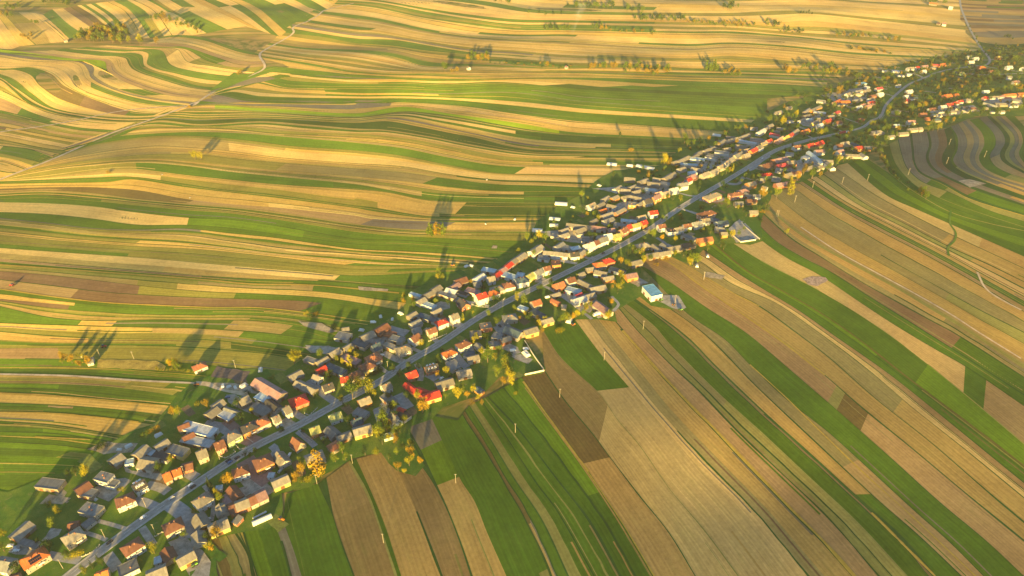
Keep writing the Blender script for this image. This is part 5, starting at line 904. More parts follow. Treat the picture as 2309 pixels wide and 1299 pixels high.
TD = {
'1': '430 855 9 Y;710 420 10 O;480 745 7 Y;400 685 5 Y b;1280 1065 9 O;1800 930 10 O;1742 505 4 D c;1740 1050 7 Y;1770 1065 5 O;10 1050 9 Y;15 930 7 Y;1010 570 5 Y b;815 1150 4 D c;760 1200 4 D c;700 1250 6 Y;390 1030 9 D;130 1215 8 D;1320 385 8 D;1430 310 6 Y;1870 490 8 O;1150 1190 6 Y b;1620 745 4 Y b;620 420 8 D;570 425 7 G;580 1120 7 G b;640 1110 8 Y b;310 1010 5 D;1540 950 6 D;1730 960 7 D;1480 1170 5 G;690 1230 5 D;850 1180 6 D;550 1110 6 D;1810 590 5 Y;1840 640 6 O;880 190 7 D b;820 200 7 D b;1210 90 8 G b;1290 60 8 O b',
'2': '60 80 9 Y;20 75 8 O;90 85 6 Y;310 408 8 O;240 415 6 Y;30 465 8 O;80 465 9 O;1045 25 11 Y;1530 290 17 Y;1580 250 11 Y;1615 240 11 G;1680 275 15 Y;1450 368 8 Y;1720 320 8 O;1880 430 11 G;1790 535 15 Y;1760 650 13 Y;1450 780 9 Y;1235 915 10 O t;1270 960 11 O;1110 955 11 O;1390 860 8 Y;1480 855 7 Y;1740 805 8 Y;1840 690 8 Y;505 1035 10 O;430 1195 7 Y;400 1155 6 Y;1100 880 5 Y;600 530 11 D;570 405 9 D;690 465 6 Y;680 840 5 D;720 800 5 D;640 830 5 D;330 1060 5 D c;350 1110 5 D c;1300 720 6 D;1640 800 9 G;1820 610 10 G;1890 640 9 D;1480 420 6 D;1500 550 7 D;1050 1030 6 O b;1130 1050 6 Y b;1170 1030 6 Y b;1060 1010 8 O;960 880 6 D b;1000 970 6 D b;800 560 5 G b;940 330 6 G;1340 180 6 G;1230 330 6 D b;860 185 5 G b;660 310 6 D b;950 620 5 D b;1760 100 6 D b;1730 150 6 D b;1120 640 5 D',
'q': '170 685 9 Y;110 715 8 O;30 450 14 Y;60 480 10 O;140 460 9 Y;10 540 12 Y;100 570 8 O;175 590 8 Y;105 630 7 Y;180 640 8 O;230 680 6 O;145 740 5 Y;120 510 8 Y;60 660 6 G;140 600 7 G;590 115 15 Y;560 95 9 Y;640 210 10 Y;690 165 13 Y;700 215 11 Y;720 250 11 Y;670 255 8 O;650 90 9 D;370 205 8 O;320 225 6 O;240 392 13 O;80 390 10 G;155 335 8 G;210 335 8 O;430 325 11 Y;460 295 8 Y;480 330 7 O;365 335 6 Y;510 300 7 O;560 370 6 O;540 345 6 Y;25 570 9 G;90 440 9 D;390 230 7 D;330 150 8 D;220 180 7 D;120 220 8 D;170 180 8 D;60 340 8 D;740 320 4 Y b;630 130 8 O;710 120 7 G;500 370 5 O b;420 300 6 Y',
'4': '150 592 11 Y;190 580 8 O;370 565 10 Y;1120 168 9 Y;1045 95 6 Y;1045 140 6 O;615 545 7 Y;500 610 7 Y;545 625 6 Y;605 632 6 Y t;1610 232 4 Y;1190 482 7 O;1095 655 5 D;700 590 6 D;660 580 8 O;1530 270 4 Y c;1820 290 7 D;1700 430 6 G;1640 430 7 Y;430 740 7 D;450 720 6 G;1800 60 9 G;900 470 5 D b;760 730 6 D b;800 710 6 D b;850 700 6 D b;1330 600 7 D;960 680 8 D;1360 540 5 D;300 250 8 D b;330 240 6 O b;250 230 6 Y b;480 340 9 D b',
'5': '465 258 9 G;455 300 7 Y;500 302 8 Y;1105 470 9 Y;1165 488 11 G;1085 560 7 Y;910 480 8 G;950 485 6 D;1665 545 8 O;1710 525 6 Y;1460 645 8 Y;1520 628 10 Y;1590 600 8 Y;1560 620 7 O;1640 595 7 Y;1595 293 5 Y;1010 632 6 Y;1455 733 8 Y b;1850 610 10 Y;1860 495 6 O;750 820 7 Y;1380 340 7 D;1390 370 8 D;1440 735 6 O b;930 660 8 D;870 600 8 D;1190 640 7 D;1220 610 7 D;1130 640 5 O;1270 640 6 O;1280 680 7 Y;1330 650 6 Y;1310 740 6 O;850 790 6 G;440 500 7 G;540 510 7 D;730 345 6 O;820 380 8 D b;250 480 7 O;180 450 6 O;180 500 6 O;1500 380 5 D;1130 270 5 D;1250 500 4 D;1100 90 5 Y b;1235 115 6 Y;1165 600 6 Y;1300 390 7 G;1280 400 7 D',
'6': '690 135 10 G;745 175 6 Y;340 468 12 Y;400 478 12 Y;245 478 9 G;280 525 8 Y;310 500 7 G;620 322 4 Y;790 298 7 Y;825 328 7 Y;740 300 6 O;1500 180 6 Y;1385 160 5 G;1435 165 6 G;735 620 6 Y;1110 580 10 D;1070 610 9 D;1140 610 9 G;1180 605 9 Y;1060 700 8 Y;1010 680 8 O;1090 715 7 Y;1200 670 8 Y;1560 635 13 D;1600 660 14 Y;1570 690 9 Y;1640 655 10 Y;1520 620 8 D;1450 610 7 Y;1270 450 9 G;1240 445 6 Y;1350 490 7 O;1450 500 8 Y;940 1010 8 O;1010 785 8 Y;990 890 8 Y;1020 810 8 O;1020 850 7 Y;960 860 5 O;720 1050 8 G;770 1040 7 Y;920 1110 8 Y;560 1140 9 Y;510 1160 7 Y;300 620 8 Y;270 610 6 Y;180 595 6 Y;1720 560 9 G;1830 530 9 D;1850 560 8 G;1200 500 7 D;1560 440 6 G;1660 430 6 D;1300 700 5 O b;760 470 10 D;800 480 8 D;1870 190 9 Y;1580 540 8 D;1370 650 7 O b;480 520 7 D;1350 330 7 D;1380 340 6 D;1430 340 6 D;600 360 5 D;700 270 7 D;1250 650 8 D;960 640 9 D;1750 400 6 G',
'7': '210 300 8 G;580 495 15 Y;565 520 10 Y;740 325 14 G;760 370 10 G;810 365 9 G;890 390 9 G;985 378 9 G;1010 380 7 O;1430 165 12 G;1480 180 11 G;1530 190 14 Y;1610 150 9 G;1650 130 11 O;1600 690 7 Y t;1610 740 7 Y t;1490 780 12 G;1380 770 12 O;1350 780 8 O;1090 850 8 Y;1170 890 6 Y;1215 910 6 Y;1240 945 7 G;1340 900 10 G;1400 870 7 D t;1780 610 13 G;1710 590 11 O;1660 640 10 O;1130 570 5 Y c;1840 285 11 Y;1780 270 9 G;690 430 8 O;700 810 6 Y;600 800 6 G;645 810 6 G;640 620 6 D;680 640 7 D;870 520 4 Y;1290 650 8 G;1340 680 6 G;1230 640 8 D;1400 660 7 D;1200 680 7 D;930 330 9 O;860 340 8 G;400 430 5 G;1040 630 5 G;1480 360 4 G b;1750 560 7 G;1660 235 9 G;1620 570 8 D;1840 620 8 O;1570 1090 7 Y;1080 720 6 D;1050 700 8 D;1130 1110 9 Y;1180 1100 7 D;1080 1090 7 G;870 900 6 D;1000 940 5 D;1060 1000 9 D;950 1080 7 G;890 1080 6 Y;560 750 5 D;850 740 6 D;1700 520 7 D;1650 480 7 G;300 420 8 O b',
'8': '1040 500 11 G;930 490 9 G;980 510 11 G;1290 470 12 G;1300 500 9 G;1660 300 13 Y;1650 340 10 Y;1740 340 12 G;1780 340 8 Y;1870 285 13 Y;1840 300 8 G;1500 430 11 Y;1560 420 10 G;1620 410 9 G;1310 290 8 Y;1410 305 7 Y;1260 300 8 G;1530 330 7 O;1720 20 10 O;1130 245 9 G;875 225 7 G;1080 212 9 G;1170 95 11 O;1100 80 11 G;1040 75 7 G;1200 85 10 O;1060 622 6 Y;845 870 12 O;930 910 13 G;1000 900 8 G;1075 850 10 G;1180 770 11 Y;1470 510 10 G;1640 570 10 G;1570 680 8 G;1620 760 7 O;1640 810 7 G;1660 470 12 G;1610 480 9 D;1560 470 9 D;1530 560 8 O;1700 520 8 G;1440 500 8 D;1400 540 8 D;1450 560 8 D;1560 610 8 G;1760 480 8 O;1740 530 7 G;1240 270 7 D;1370 320 8 D;1450 310 7 D;1550 240 8 D;1600 190 8 D;1560 270 9 D;1250 80 9 G;1340 75 8 G;900 130 9 G b;800 140 9 G b;760 150 8 G b;860 150 9 D b;980 150 9 G b;1380 420 7 G;1720 200 8 D;1800 240 10 D;1900 230 9 D;1960 250 9 O;1680 250 8 D;1250 560 9 D;1180 560 8 D;940 640 5 G;1080 690 6 G;1130 720 6 O;1240 680 6 D;1300 690 6 D',
'9': '100 300 16 G;140 330 12 G;70 350 10 O;30 400 11 G;250 340 11 G;270 370 10 O;380 390 11 G;350 400 9 G;630 390 12 G;650 425 10 O;610 420 10 G;730 455 10 O;1700 375 16 G;1740 385 11 G;1610 470 11 G;1510 580 10 Y;1720 530 10 G;1680 540 9 Y;1790 522 11 G;1860 510 11 G;1930 495 12 Y;1960 510 9 O;1110 660 11 G;1020 680 12 O;1060 610 9 G;1830 480 9 G;1900 475 9 O;1420 590 8 G;1235 740 8 G;1590 730 11 G;1640 750 9 G;1740 740 10 G;1110 890 12 G;1160 890 11 Y;1060 905 9 Y;1230 840 8 O;1000 690 10 G;960 690 9 O;1650 470 9 D;1560 470 8 O;1380 500 8 O;1460 490 8 G;1340 560 8 D;1500 520 9 D;1550 560 9 D;1400 540 8 D;1180 640 8 D;900 700 10 D;820 640 8 D;1250 620 8 D;880 740 9 G;1060 760 7 D;1300 820 8 O;1210 620 7 D;1550 640 8 D;1650 620 8 D;1380 760 7 G;1460 750 7 G;1560 760 8 G;1820 720 7 G;1880 690 8 G;1300 330 8 D;1350 310 8 D;1420 290 8 D;1500 310 8 D;1750 280 12 D;1800 240 14 D;1850 220 15 D;1900 240 14 D;1940 270 12 D;1860 260 12 D;1780 330 10 D;1860 350 9 D;1930 380 10 D;1650 400 9 D;1600 430 9 D;1130 600 7 D;930 640 8 D;770 690 9 D;1240 790 7 O;1330 600 8 D;1430 550 8 D;1590 480 8 D;150 530 11 G b;80 520 10 O b;210 540 11 O b;40 510 9 G b',
'r': '1340,0'}
SHORT = {'b': 'bush', 't': 'tall', 'c': 'cone'}
for c, s in TD.items():
    for row in s.split(';'):
        t = row.split()
        if len(t) < 4: continue
        if len(t) < 5 and rng.random() < .33: t[3] = {'Y': 'G', 'O': 'Y', 'G': 'D', 'D': 'G'}[t[3]]
        px, py = co(c, float(t[0]), float(t[1])); tree(px, py, float(t[2])*1.12, t[3], SHORT.get(t[4], 'round') if len(t) > 4 else 'round')
# rows, hedges and woods: x1 y1 x2 y2 count diameter colours shape spread label group
ROWS = [
 ('B', 760, 1095, 875, 1095, 12, 6, 'OG', 'tall', 1.0, 'slim tree in the short row standing alone in the left fields', 'short tree row in the left fields'),
 ('O', 136, 818, 208, 822, 9, 8, 'OY', 'round', 4, 'yellow-orange tree in the clump by the grey tent-like barn', 'clump of yellow trees by the tent-like barn'),
 ('O', 380, 828, 412, 822, 4, 8, 'OY', 'round', 3, 'orange tree just left of the lone red-roofed field house', 'trees by the lone field house'),
 ('O', 350, 832, 455, 840, 14, 3.4, 'Y', 'bush', .6, 'yellow hedge bush in the straight hedge below the lone field house', 'hedge below the lone field house'),
 ('r', 1090, 60, 1120, 120, 6, 7, 'GD', 'round', 4, 'green tree at the top of the creek line beside the upper fields', 'creek-side trees'),
 ('r', 1120, 120, 1165, 200, 9, 7, 'GOD', 'round', 3, 'tree in the dark creek line running down between the fields', 'creek-side trees in the upper stretch'),
 ('r', 1165, 200, 1330, 330, 11, 5, 'DDG', 'bush', 4, 'dark bush along the lower creek line between the right fields', 'creek-side bushes'),
 ('r', 1325, 320, 1370, 345, 5, 9, 'OG', 'round', 4, 'orange-green tree in the clump ending the creek line', 'clump at the creek end'),
 ('M', 1670, 445, 1850, 450, 14, 10, 'GO', 'round', 6, 'tree in the loose hedge right of the tiny white house far off', 'far hedge right of the tiny house'),
 ('M', 1900, 455, 2190, 470, 34, 11, 'GGO', 'round', 9, 'tree in the dense dark belt at the far centre right', 'dense far tree belt'),
 ('M', 880, 385, 1010, 395, 16, 12, 'OG', 'round', 9, 'tree in the clump above the white farmhouse far off', 'clump by the far farmhouse'),
 ('M', 1040, 410, 1560, 445, 24, 5, 'OG', 'bush', 5, 'low bush in the thin far hedge right of the white farmhouse', 'thin far hedge'),
 ('M', 725, 460, 745, 465, 2, 13, 'GD', 'round', 2, 'big dark tree alone left of the white farmhouse far off', 'pair of trees left of the farmhouse'),
 ('M', 790, 470, 812, 480, 3, 9, 'O', 'round', 4, 'brown tree beside the path below the white farmhouse far off', 'brown trees below the farmhouse'),
 ('M', 1350, 430, 1420, 435, 4, 9, 'GO', 'round', 4, 'tree in the small group left of the tiny white house far off', 'group left of the tiny house'),
 ('M', 1380, 190, 1540, 195, 20, 9, 'GD', 'round', 6, 'tree in the far dark row left of the smoke plume', 'far row left of the smoke'),
 ('M', 1690, 188, 1770, 192, 9, 10, 'GO', 'round', 6, 'tree in the far clump right of the smoke plume', 'far clump right of the smoke'),
 ('M', 1790, 200, 2120, 222, 16, 7, 'GO', 'round', 6, 'tree in the far sparse row right of the smoke plume', 'far sparse row'),
 ('M', 1560, 50, 1810, 55, 26, 12, 'GD', 'round', 10, 'tree in the small far wood near the top centre right', 'small far wood at the top'),
 ('M', 1070, 15, 1150, 20, 7, 12, 'GD', 'round', 10, 'dark tree in the far clump at the top centre', 'far clump at the top centre'),
 ('M', 1240, 98, 1510, 100, 5, 10, 'GD', 'round', 5, 'lone dark tree in the sparse far line at the top centre', 'sparse far line at the top'),
 ('M', 1900, 70, 2020, 80, 8, 12, 'GD', 'round', 7, 'dark tree in the far clump at top right of centre', 'far clump top right of centre'),
 ('M', 1950, 130, 2309, 140, 30, 11, 'GD', 'round', 9, 'tree in the long far belt right of the smoke plume', 'long far belt'),
 ('N', 120, 155, 560, 172, 38, 9, 'GO', 'round', 7, 'tree in the long dark far belt left of the upper right road', 'long belt continuing right'),
 ('N', 350, 50, 430, 60, 9, 15, 'GD', 'round', 12, 'big dark tree in the far clump above the long belt', 'far clump above the belt'),
 ('N', 640, 165, 690, 170, 6, 13, 'GD', 'round', 8, 'big tree at the right end of the long far belt', 'trees ending the belt'),
 ('N', 720, 205, 880, 212, 9, 9, 'DG', 'round', 7, 'dark tree in the broken row below the far belt', 'broken row below the belt'),
 ('N', 1080, 240, 1300, 248, 22, 10, 'OG', 'round', 7, 'brownish tree in the thick row above the far village', 'thick row above the far village'),
 ('N', 1370, 262, 1500, 268, 12, 10, 'OG', 'round', 7, 'tree in the brown clump left of the upper right road', 'brown clump left of the road'),
 ('N', 1180, 310, 1420, 345, 20, 8, 'DOG', 'bush', 7, 'bush in the scrubby strip above the far village', 'scrubby strip above the far village'),
 ('N', 330, 480, 480, 490, 16, 9, 'GO', 'round', 8, 'tree in the clump left of the brown roadside tree', 'clump in the far middle right'),
 ('N', 240, 455, 320, 458, 7, 7, 'G', 'tall', 3, 'slim tree in the short line at the far field edge', 'short line of slim trees far off'),
 ('N', 730, 470, 790, 480, 5, 13, 'O', 'round', 7, 'brown tree in the pale clump beyond the far village', 'pale brown clump'),
 ('N', 880, 460, 1100, 480, 18, 11, 'GO', 'round', 10, 'tree in the wide copse left of the white far sheds', 'wide copse beyond the village'),
 ('N', 1120, 480, 1400, 500, 20, 8, 'GOD', 'bush', 10, 'shrub in the overgrown slope below the white far sheds', 'overgrown slope shrubs'),
 ('N', 850, 85, 910, 92, 6, 8, 'D', 'round', 5, 'dark shrub clump in the light fields at upper right', 'small dark clump upper right'),
 ('N', 1640, 10, 1780, 30, 10, 10, 'DG', 'round', 7, 'tree by the farm at the top right skyline fields', 'trees by the top right farm'),
 ('N', 1955, 180, 2070, 380, 12, 6, 'DG', 'round', 3, 'small roadside tree along the upper right road', 'trees lining the upper right road'),
 ('N', 2200, 250, 2230, 260, 4, 9, 'D', 'round', 6, 'dark tree on the slope right of the upper right road', 'dark slope trees'),
 ('L', 1000, 128, 1070, 130, 10, 12, 'GO', 'round', 7, 'tree in the small far clump right of the big wood', 'small clump right of the wood'),
 ('L', 1110, 135, 1290, 210, 16, 10, 'OG', 'round', 8, 'tree in the diagonal far row right of the big wood', 'diagonal far row'),
 ('L', 330, 15, 480, 30, 16, 14, 'DG', 'round', 16, 'dark tree in the wood at the top left edge', 'top left wood'),
 ('L', 20, 60, 120, 70, 10, 11, 'DG', 'round', 10, 'tree in the far copse at the top left corner', 'top left corner copse'),
 ('L', 0, 110, 60, 115, 6, 10, 'OG', 'round', 8, 'brownish tree at the very left edge far off', 'left edge trees'),
 ('L', 150, 255, 190, 262, 4, 10, 'O', 'round', 5, 'brown tree left of the white cottage far off', 'trees left of the cottage'),
 ('L', 205, 155, 260, 158, 5, 9, 'G', 'round', 6, 'tree in the small group high on the left hillside', 'small hillside group'),
 ('L', 1550, 495, 1575, 495, 2, 9, 'O', 'round', 2, 'reddish tree beside the bend of the pale dirt track', 'trees at the track bend'),
]
for c, x1, y1, x2, y2, n, dia, cols, kind, spread, lab, grp in ROWS:
    a = co(c, x1, y1); b = co(c, x2, y2)
    X, Y, g = bp([a[0], b[0]], [a[1], b[1]], 0)
    for i in range(n):
        t = (i+rng.uniform(.2, .8))/n; x = X[0]+(X[1]-X[0])*t+rng.gauss(0, spread*.6); y = Y[0]+(Y[1]-Y[0])*t+rng.gauss(0, spread)
        tree(0, 0, dia*rng.uniform(.7, 1.25), rng.choice(cols), kind, label=lab, group=grp, world=(float(x), float(y)))
# the wood on the far left hill
wx, wy, g = bp([c[0] for c in pts('L 470,265 620,200 800,180 930,275 1080,300 700,285')], [c[1] for c in pts('L 470,265 620,200 800,180 930,275 1080,300 700,285')])
from mathutils.geometry import intersect_point_tri_2d
def inside(p, poly):
    r = False; n = len(poly)
    for i in range(n):
        (x1, y1), (x2, y2) = poly[i], poly[(i+1) % n]
        if (y1 > p[1]) != (y2 > p[1]) and p[0] < (x2-x1)*(p[1]-y1)/(y2-y1)+x1: r = not r
    return r
wpol = [(float(a), float(b)) for a, b in zip(wx, wy)]; k = 0
while k < 85:
    p = (rng.uniform(min(wx), max(wx)), rng.uniform(min(wy), max(wy)))
    if inside(p, wpol): k += 1; tree(0, 0, rng.uniform(10, 17), rng.choice('GGOY'), 'round', label='tree in the large wood on the far upper left hillside', group='large wood upper left', world=p)
tree(438, 349, 17, 'Y', 'round', label='round yellow tree alone in the left fields casting a long shadow', hf=.72); tree(451, 351, 11, 'Y', 'round', label='smaller tree leaning against the lone yellow field tree')
tree(242, 388, 7, 'O', 'bush', label='orange bush with a thin shadow in the left fields'); tree(427, 238, 8, 'O', 'bush', label='small bush at the fork of the pale dirt tracks')
# village bushes and small garden trees between the houses
vil = [(float(a), float(b)) for a, b in wp(VIL)]; BA = np.array(BLD)
gp = [MB() for _ in range(4)]; GPT = []; tries = n = 0
while n < 260 and tries < 9000:      # vegetable beds, mown lawns and worn ground behind the houses
    tries += 1; i = int(4+(len(RP)-150)*rng.random()); d = rng.choice((-1, 1))*rng.uniform(10, 92)
    t = RP[i+1]-RP[i-1]; t /= np.linalg.norm(t); p = (float(RP[i][0]-t[1]*d), float(RP[i][1]+t[0]*d)); L_, W_ = rng.uniform(7, 20), rng.uniform(4, 9)
    if not inside(p, vil) or (np.hypot(BA[:, 0]-p[0], BA[:, 1]-p[1]) < BA[:, 2]+W_*.3).any() or any(abs(q[0]-p[0])+abs(q[1]-p[1]) < 16 for q in GPT): continue
    if np.linalg.norm(RP-np.array(p), axis=1).min() < 9: continue
    n += 1; GPT.append(p); nx, ny = -t[1], t[0]; poly = [(p[0]+a*nx*L_/2+b*t[0]*W_/2, p[1]+a*ny*L_/2+b*t[1]*W_/2) for a, b in ((-1, -1), (1, -1), (1, 1), (-1, 1))]
    cdt_sheet('x', poly, 4, .012+.0007*(n % 23), None, coll=gp[rng.choice((0, 0, 1, 1, 2, 3))])
for nm_, mb_, mt_ in zip(('lawn', 'grass_patch', 'garden_bed', 'worn_ground'), gp, (mottle('mown_lawn', (.055, .135, .012), .2, .3), mottle('long_grass', (.16, .19, .035), .35, .5), mottle('garden_soil', (.15, .11, .06), .35, .8), mottle('worn_ground', (.27, .24, .17), .35, .4))): tag(link(nm_, mb_.mesh(nm_, mt_)), kind='structure')
k = tries = 0
while k < 1250 and tries < 90000:
    tries += 1; i = int(60+(len(RP)-180)*rng.random()**.6); side = rng.choice((-1, 1)); d = side*rng.uniform(9, 95 if k < 190 or rng.random() < .5 else 320)
    t = RP[i+1]-RP[i-1]; t /= np.linalg.norm(t); p = (float(RP[i][0]-t[1]*d), float(RP[i][1]+t[0]*d))
    if not inside(p, vil): continue
    if (k > 190 and p[1] < 620) or (k > 520 and p[1] < 820): continue
    if (np.hypot(BA[:, 0]-p[0], BA[:, 1]-p[1])-BA[:, 2] < 2.0).any(): continue
    if np.linalg.norm(RP-np.array(p), axis=1).min() < 8: continue
    if any((q[0]-p[0])**2+(q[1]-p[1])**2 < 22 for q in TREES): continue
    k += 1; dia = rng.uniform(2.5, 6.5) if p[1] < 620 else rng.uniform(4, 9.5)
    tree(0, 0, dia, rng.choice('DDDGGO' if p[1] > 620 else 'DDGGOY'), rng.choice(('bush', 'round', 'bush', 'round')), world=p)
grow_trees()
# ---------------------------------------------------------------- poles, vehicles, fences, greenhouses, bales
conc = mottle('pole_concrete', (.30, .27, .22), .12, 2); metal = mottle('dull_metal', (.3, .3, .3), .2, 2)
def pole(px, py, h=9.5, label=None):
    """px, py is the foot of the pole"""
    x, y, g = bp(px, py); x, y = float(x), float(y); rt = empty('utility_pole', (x, y, float(terrain(x, y))), 0, cat='utility pole', group='concrete poles of the power line')
    link('post', POST, rt, (0, 0, 0), scale=(1, 1, h/9.5)); link('crossarm', ARM, rt, (0, 0, h-.5))
    for s in (-.7, 0, .7): link('insulator', INS, rt, (s, 0, h-.42))
    TOLABEL.append((rt, 'slim pale utility pole', px, py)) if not label else rt.__setitem__('label', label)
    return rt
POST = MB().tube((0, 0, -.5), (0, 0, 9.5), .17, .11, 8).mesh('post', conc); ARM = MB().box(-.9, .9, -.07, .07, -.07, .07).mesh('crossarm', metal); INS = MB().tube((0, 0, 0), (0, 0, .3), .06, .03, 6).mesh('insulator', conc)
for c, x, y, lb in [('O', 1162, 975, 'in the dark green strip left of the scrub'), ('O', 1262, 896, 'on the brown ploughed strip above the scrub'), ('O', 865, 1224, 'at the edge of the brown field at bottom'), ('O', 1028, 1089, 'by the bright green plot lower centre'),
                    ('O', 1362, 812, 'in the green strip below the pale barn'), ('O', 1450, 742, 'in the narrow field below the truck yard'), ('O', 1522, 683, 'beside the tractors right of the blue-roofed hall'), ('O', 1587, 631, 'in the field right of the tractors'),
                    ('O', 715, 1091, 'at the lower village edge by the brown field'), ('O', 795, 1045, 'by the garden gate above the brown field'), ('2', 430, 880, 'beside the salmon house'), ('2', 905, 620, 'by the road near the white balconied house'),
                    ('1', 885, 982, 'on the lawn left of the near road'), ('1', 1225, 718, 'on the lawn between the two near driveways'), ('1', 1550, 450, 'in front of the orange-roofed house'), ('1', 530, 1235, 'at the bottom left lawn'), ('1', 1305, 940, 'right of the near road by the hedge')]:
    px, py = co(c, x, y); pole(px, py, label='slim pale utility pole '+lb)
for c, x, y in [('r', 578, 447), ('r', 668, 368), ('r', 763, 290), ('r', 920, 268), ('r', 1055, 252), ('r', 1272, 222), ('8', 745, 1190), ('9', 1255, 1065), ('9', 1600, 1185), ('9', 1230, 1250), ('r', 183, 775), ('C', 2175, 690), ('C', 1363, 690), ('C', 775, 640), ('C', 580, 628), ('4', 1450, 375), ('4', 920, 690), ('5', 870, 560), ('6', 545, 700), ('7', 1480, 970)]:
    px, py = co(c, x, y); pole(px, py, 8.5)
tyre = mottle('tyre_rubber', (.02, .02, .02), .1, 4); cglass = glass
paint = {k: None for k in ()}
def paintmat(c):
    if c in paint: return paint[c]
    m, nt, b = newmat('car_paint_'+c, .35); b.inputs['Base Color'].default_value = (*{'white': (.75, .75, .73), 'silver': (.4, .42, .44), 'dark': (.03, .035, .045), 'blue': (.05, .12, .25), 'red': (.45, .03, .03), 'green': (.15, .35, .05), 'orange': (.6, .2, .03)}[c], 1)
    paint[c] = m; return m
def carbody(L=4.4, W=1.8, hood=.95, top=1.45, van=False):
    a, b = L/2, W/2; mb = MB()
    prof = [(-a, .35), (a, .35), (a, .75), (a*.55, hood), (a*.25, top), (-a*.62, top), (-a*.92, hood), (-a, .8)] if not van else [(-a, .4), (a, .4), (a, 1.1), (a*.75, 1.3), (a*.55, 2.1), (-a, 2.15), (-a, 1.2)]
    n = len(prof); vs = [(x, y*(1 if z < 1.0 else .86), z) for y in (-b, b) for x, z in prof]
    mb.add(vs, [tuple(range(n-1, -1, -1)), tuple(range(n, 2*n))]+[(i, (i+1) % n, n+(i+1) % n, n+i) for i in range(n)])
    return mb
CB = carbody(); VB = carbody(5.4, 2.0, van=True)
WH = MB().tube((0, -.11, 0), (0, .11, 0), .33, .33, 12).mesh('wheel', tyre)
GL = MB().add([(1.12, -.70, .97), (1.12, .70, .97), (.62, .68, 1.4), (.62, -.68, 1.4)], [(0, 1, 2, 3)]).add([(-2.0, -.70, 1.0), (-2.0, .70, 1.0), (-1.42, .68, 1.4), (-1.42, -.68, 1.4)], [(3, 2, 1, 0)]).box(-1.3, .5, -.80, .80, 1.0, 1.36).mesh('windscreen', cglass)
LMP = MB().box(-.04, .04, -.18, .18, -.08, .08).mesh('headlight', frame_m)
CBM = {}
def road_heading(x, y):
    D = np.linalg.norm(RP-np.array([x, y]), axis=1); i = min(max(int(D.argmin()), 1), len(RP)-2); t = RP[i+1]-RP[i-1]; return math.atan2(t[1], t[0]), i
def car(px, py, col, label, ang=None, lane=None, van=False):
    x, y, g = bp(px, py, .5); x, y = float(x), float(y)
    if ang is None:
        ang, i = road_heading(x, y)
        if lane is not None: x = float(RP[i][0]-math.sin(ang)*lane); y = float(RP[i][1]+math.cos(ang)*lane); ang += math.pi*(lane > 0)
    z = float(terrain(x, y))+.13
    nm = 'van' if van else 'car'; rt = empty(nm, (x, y, z), ang, label=label, cat=nm, group='cars on the road' if lane is not None else 'vehicles parked in the yards')
    if (col, van) not in CBM: CBM[(col, van)] = (VB if van else CB).mesh('body', paintmat(col))
    link('body', CBM[(col, van)], rt)
    if not van: link('windscreen', GL, rt)
    for sx in (-1.35, 1.35):
        for sy in (-.82, .82): link('wheel', WH, rt, (sx, sy, .33))
    a = 2.7 if van else 2.2
    for sy in (-.6, .6): link('headlight', LMP, rt, (a, sy, .65 if not van else .9))
for c, x, y, col, lane, lb in [('1', 1208, 826, 'white', 1.35, 'white car on the road nearest the solar-panelled house lawn'), ('1', 1440, 660, 'silver', 1.3, 'silver car on the road left of the brown-roofed cream house'), ('1', 1612, 520, 'white', 1.35, 'white car on the road in front of the orange-roofed house'),
        ('1', 1617, 548, 'dark', -1.3, 'dark car on the road beside the white car by the orange house'), ('1', 1925, 345, 'dark', 1.3, 'dark car on the road below the salmon house'), ('2', 520, 905, 'blue', -1.3, 'blue car on the road below the salmon house garden'), ('2', 590, 865, 'dark', -1.3, 'dark car on the road by the reddish driveway'),
        ('6', 860, 620, 'dark', 1.3, 'dark car on the road above the red and white roadside houses'), ('6', 1225, 432, 'dark', 1.3, 'dark car on the road by the white gable house, mid village'), ('6', 1490, 240, 'dark', 1.3, 'dark car on the straight road left of the pink villa'), ('7', 1355, 495, 'white', -1.3, 'white car on the road by the traffic island'), ('1', 905, 1030, 'dark', 1.3, 'dark car on the near road below the tan hipped house')]:
    px, py = co(c, x, y); car(px, py, col, lb, lane=lane)
for c, x, y, col, an, lb in [('1', 85, 1045, 'white', .2, 'white car in the yard above the solar-panelled house, leftmost'), ('1', 135, 1060, 'silver', .3, 'silver car in the yard above the solar-panelled house'), ('1', 135, 1085, 'white', .1, 'white car nearest the solar-panelled house'),
        ('1', 1745, 825, 'silver', .6, 'silver car beside the yellow-lit gabled barn'), ('3', 380, 745, 'white', .5, 'white car behind the long tan barn at bottom'), ('3', 960, 250, 'dark', -.3, 'black car parked below the orange-walled house'), ('3', 1020, 235, 'blue', 1.2, 'blue car parked right of the orange-walled house'),
        ('3', 1185, 112, 'white', 1.5, 'white car on the drive beside the grey house'), ('3', 1095, 270, 'silver', 1.2, 'silver car parked on the reddish paving'), ('4', 1355, 770, 'white', .8, 'white car in the yard above the cream barn'), ('5', 1005, 755, 'silver', -1, 'silver car on the car park by the slate-roofed barn'),
        ('5', 965, 705, 'dark', -1, 'dark car on the car park, uppermost'), ('5', 1500, 432, 'red', .4, 'red car in the courtyard by the magenta roof'), ('5', 1600, 455, 'silver', .4, 'silver car in the courtyard by the magenta roof'), ('2', 495, 355, 'blue', .4, 'blue car behind the tan barn near the pink-roofed hall'), ('4', 870, 580, 'white', .1, 'white car in the driveway of the dark red hipped house')]:
    px, py = co(c, x, y); car(px, py, col, lb, ang=an)
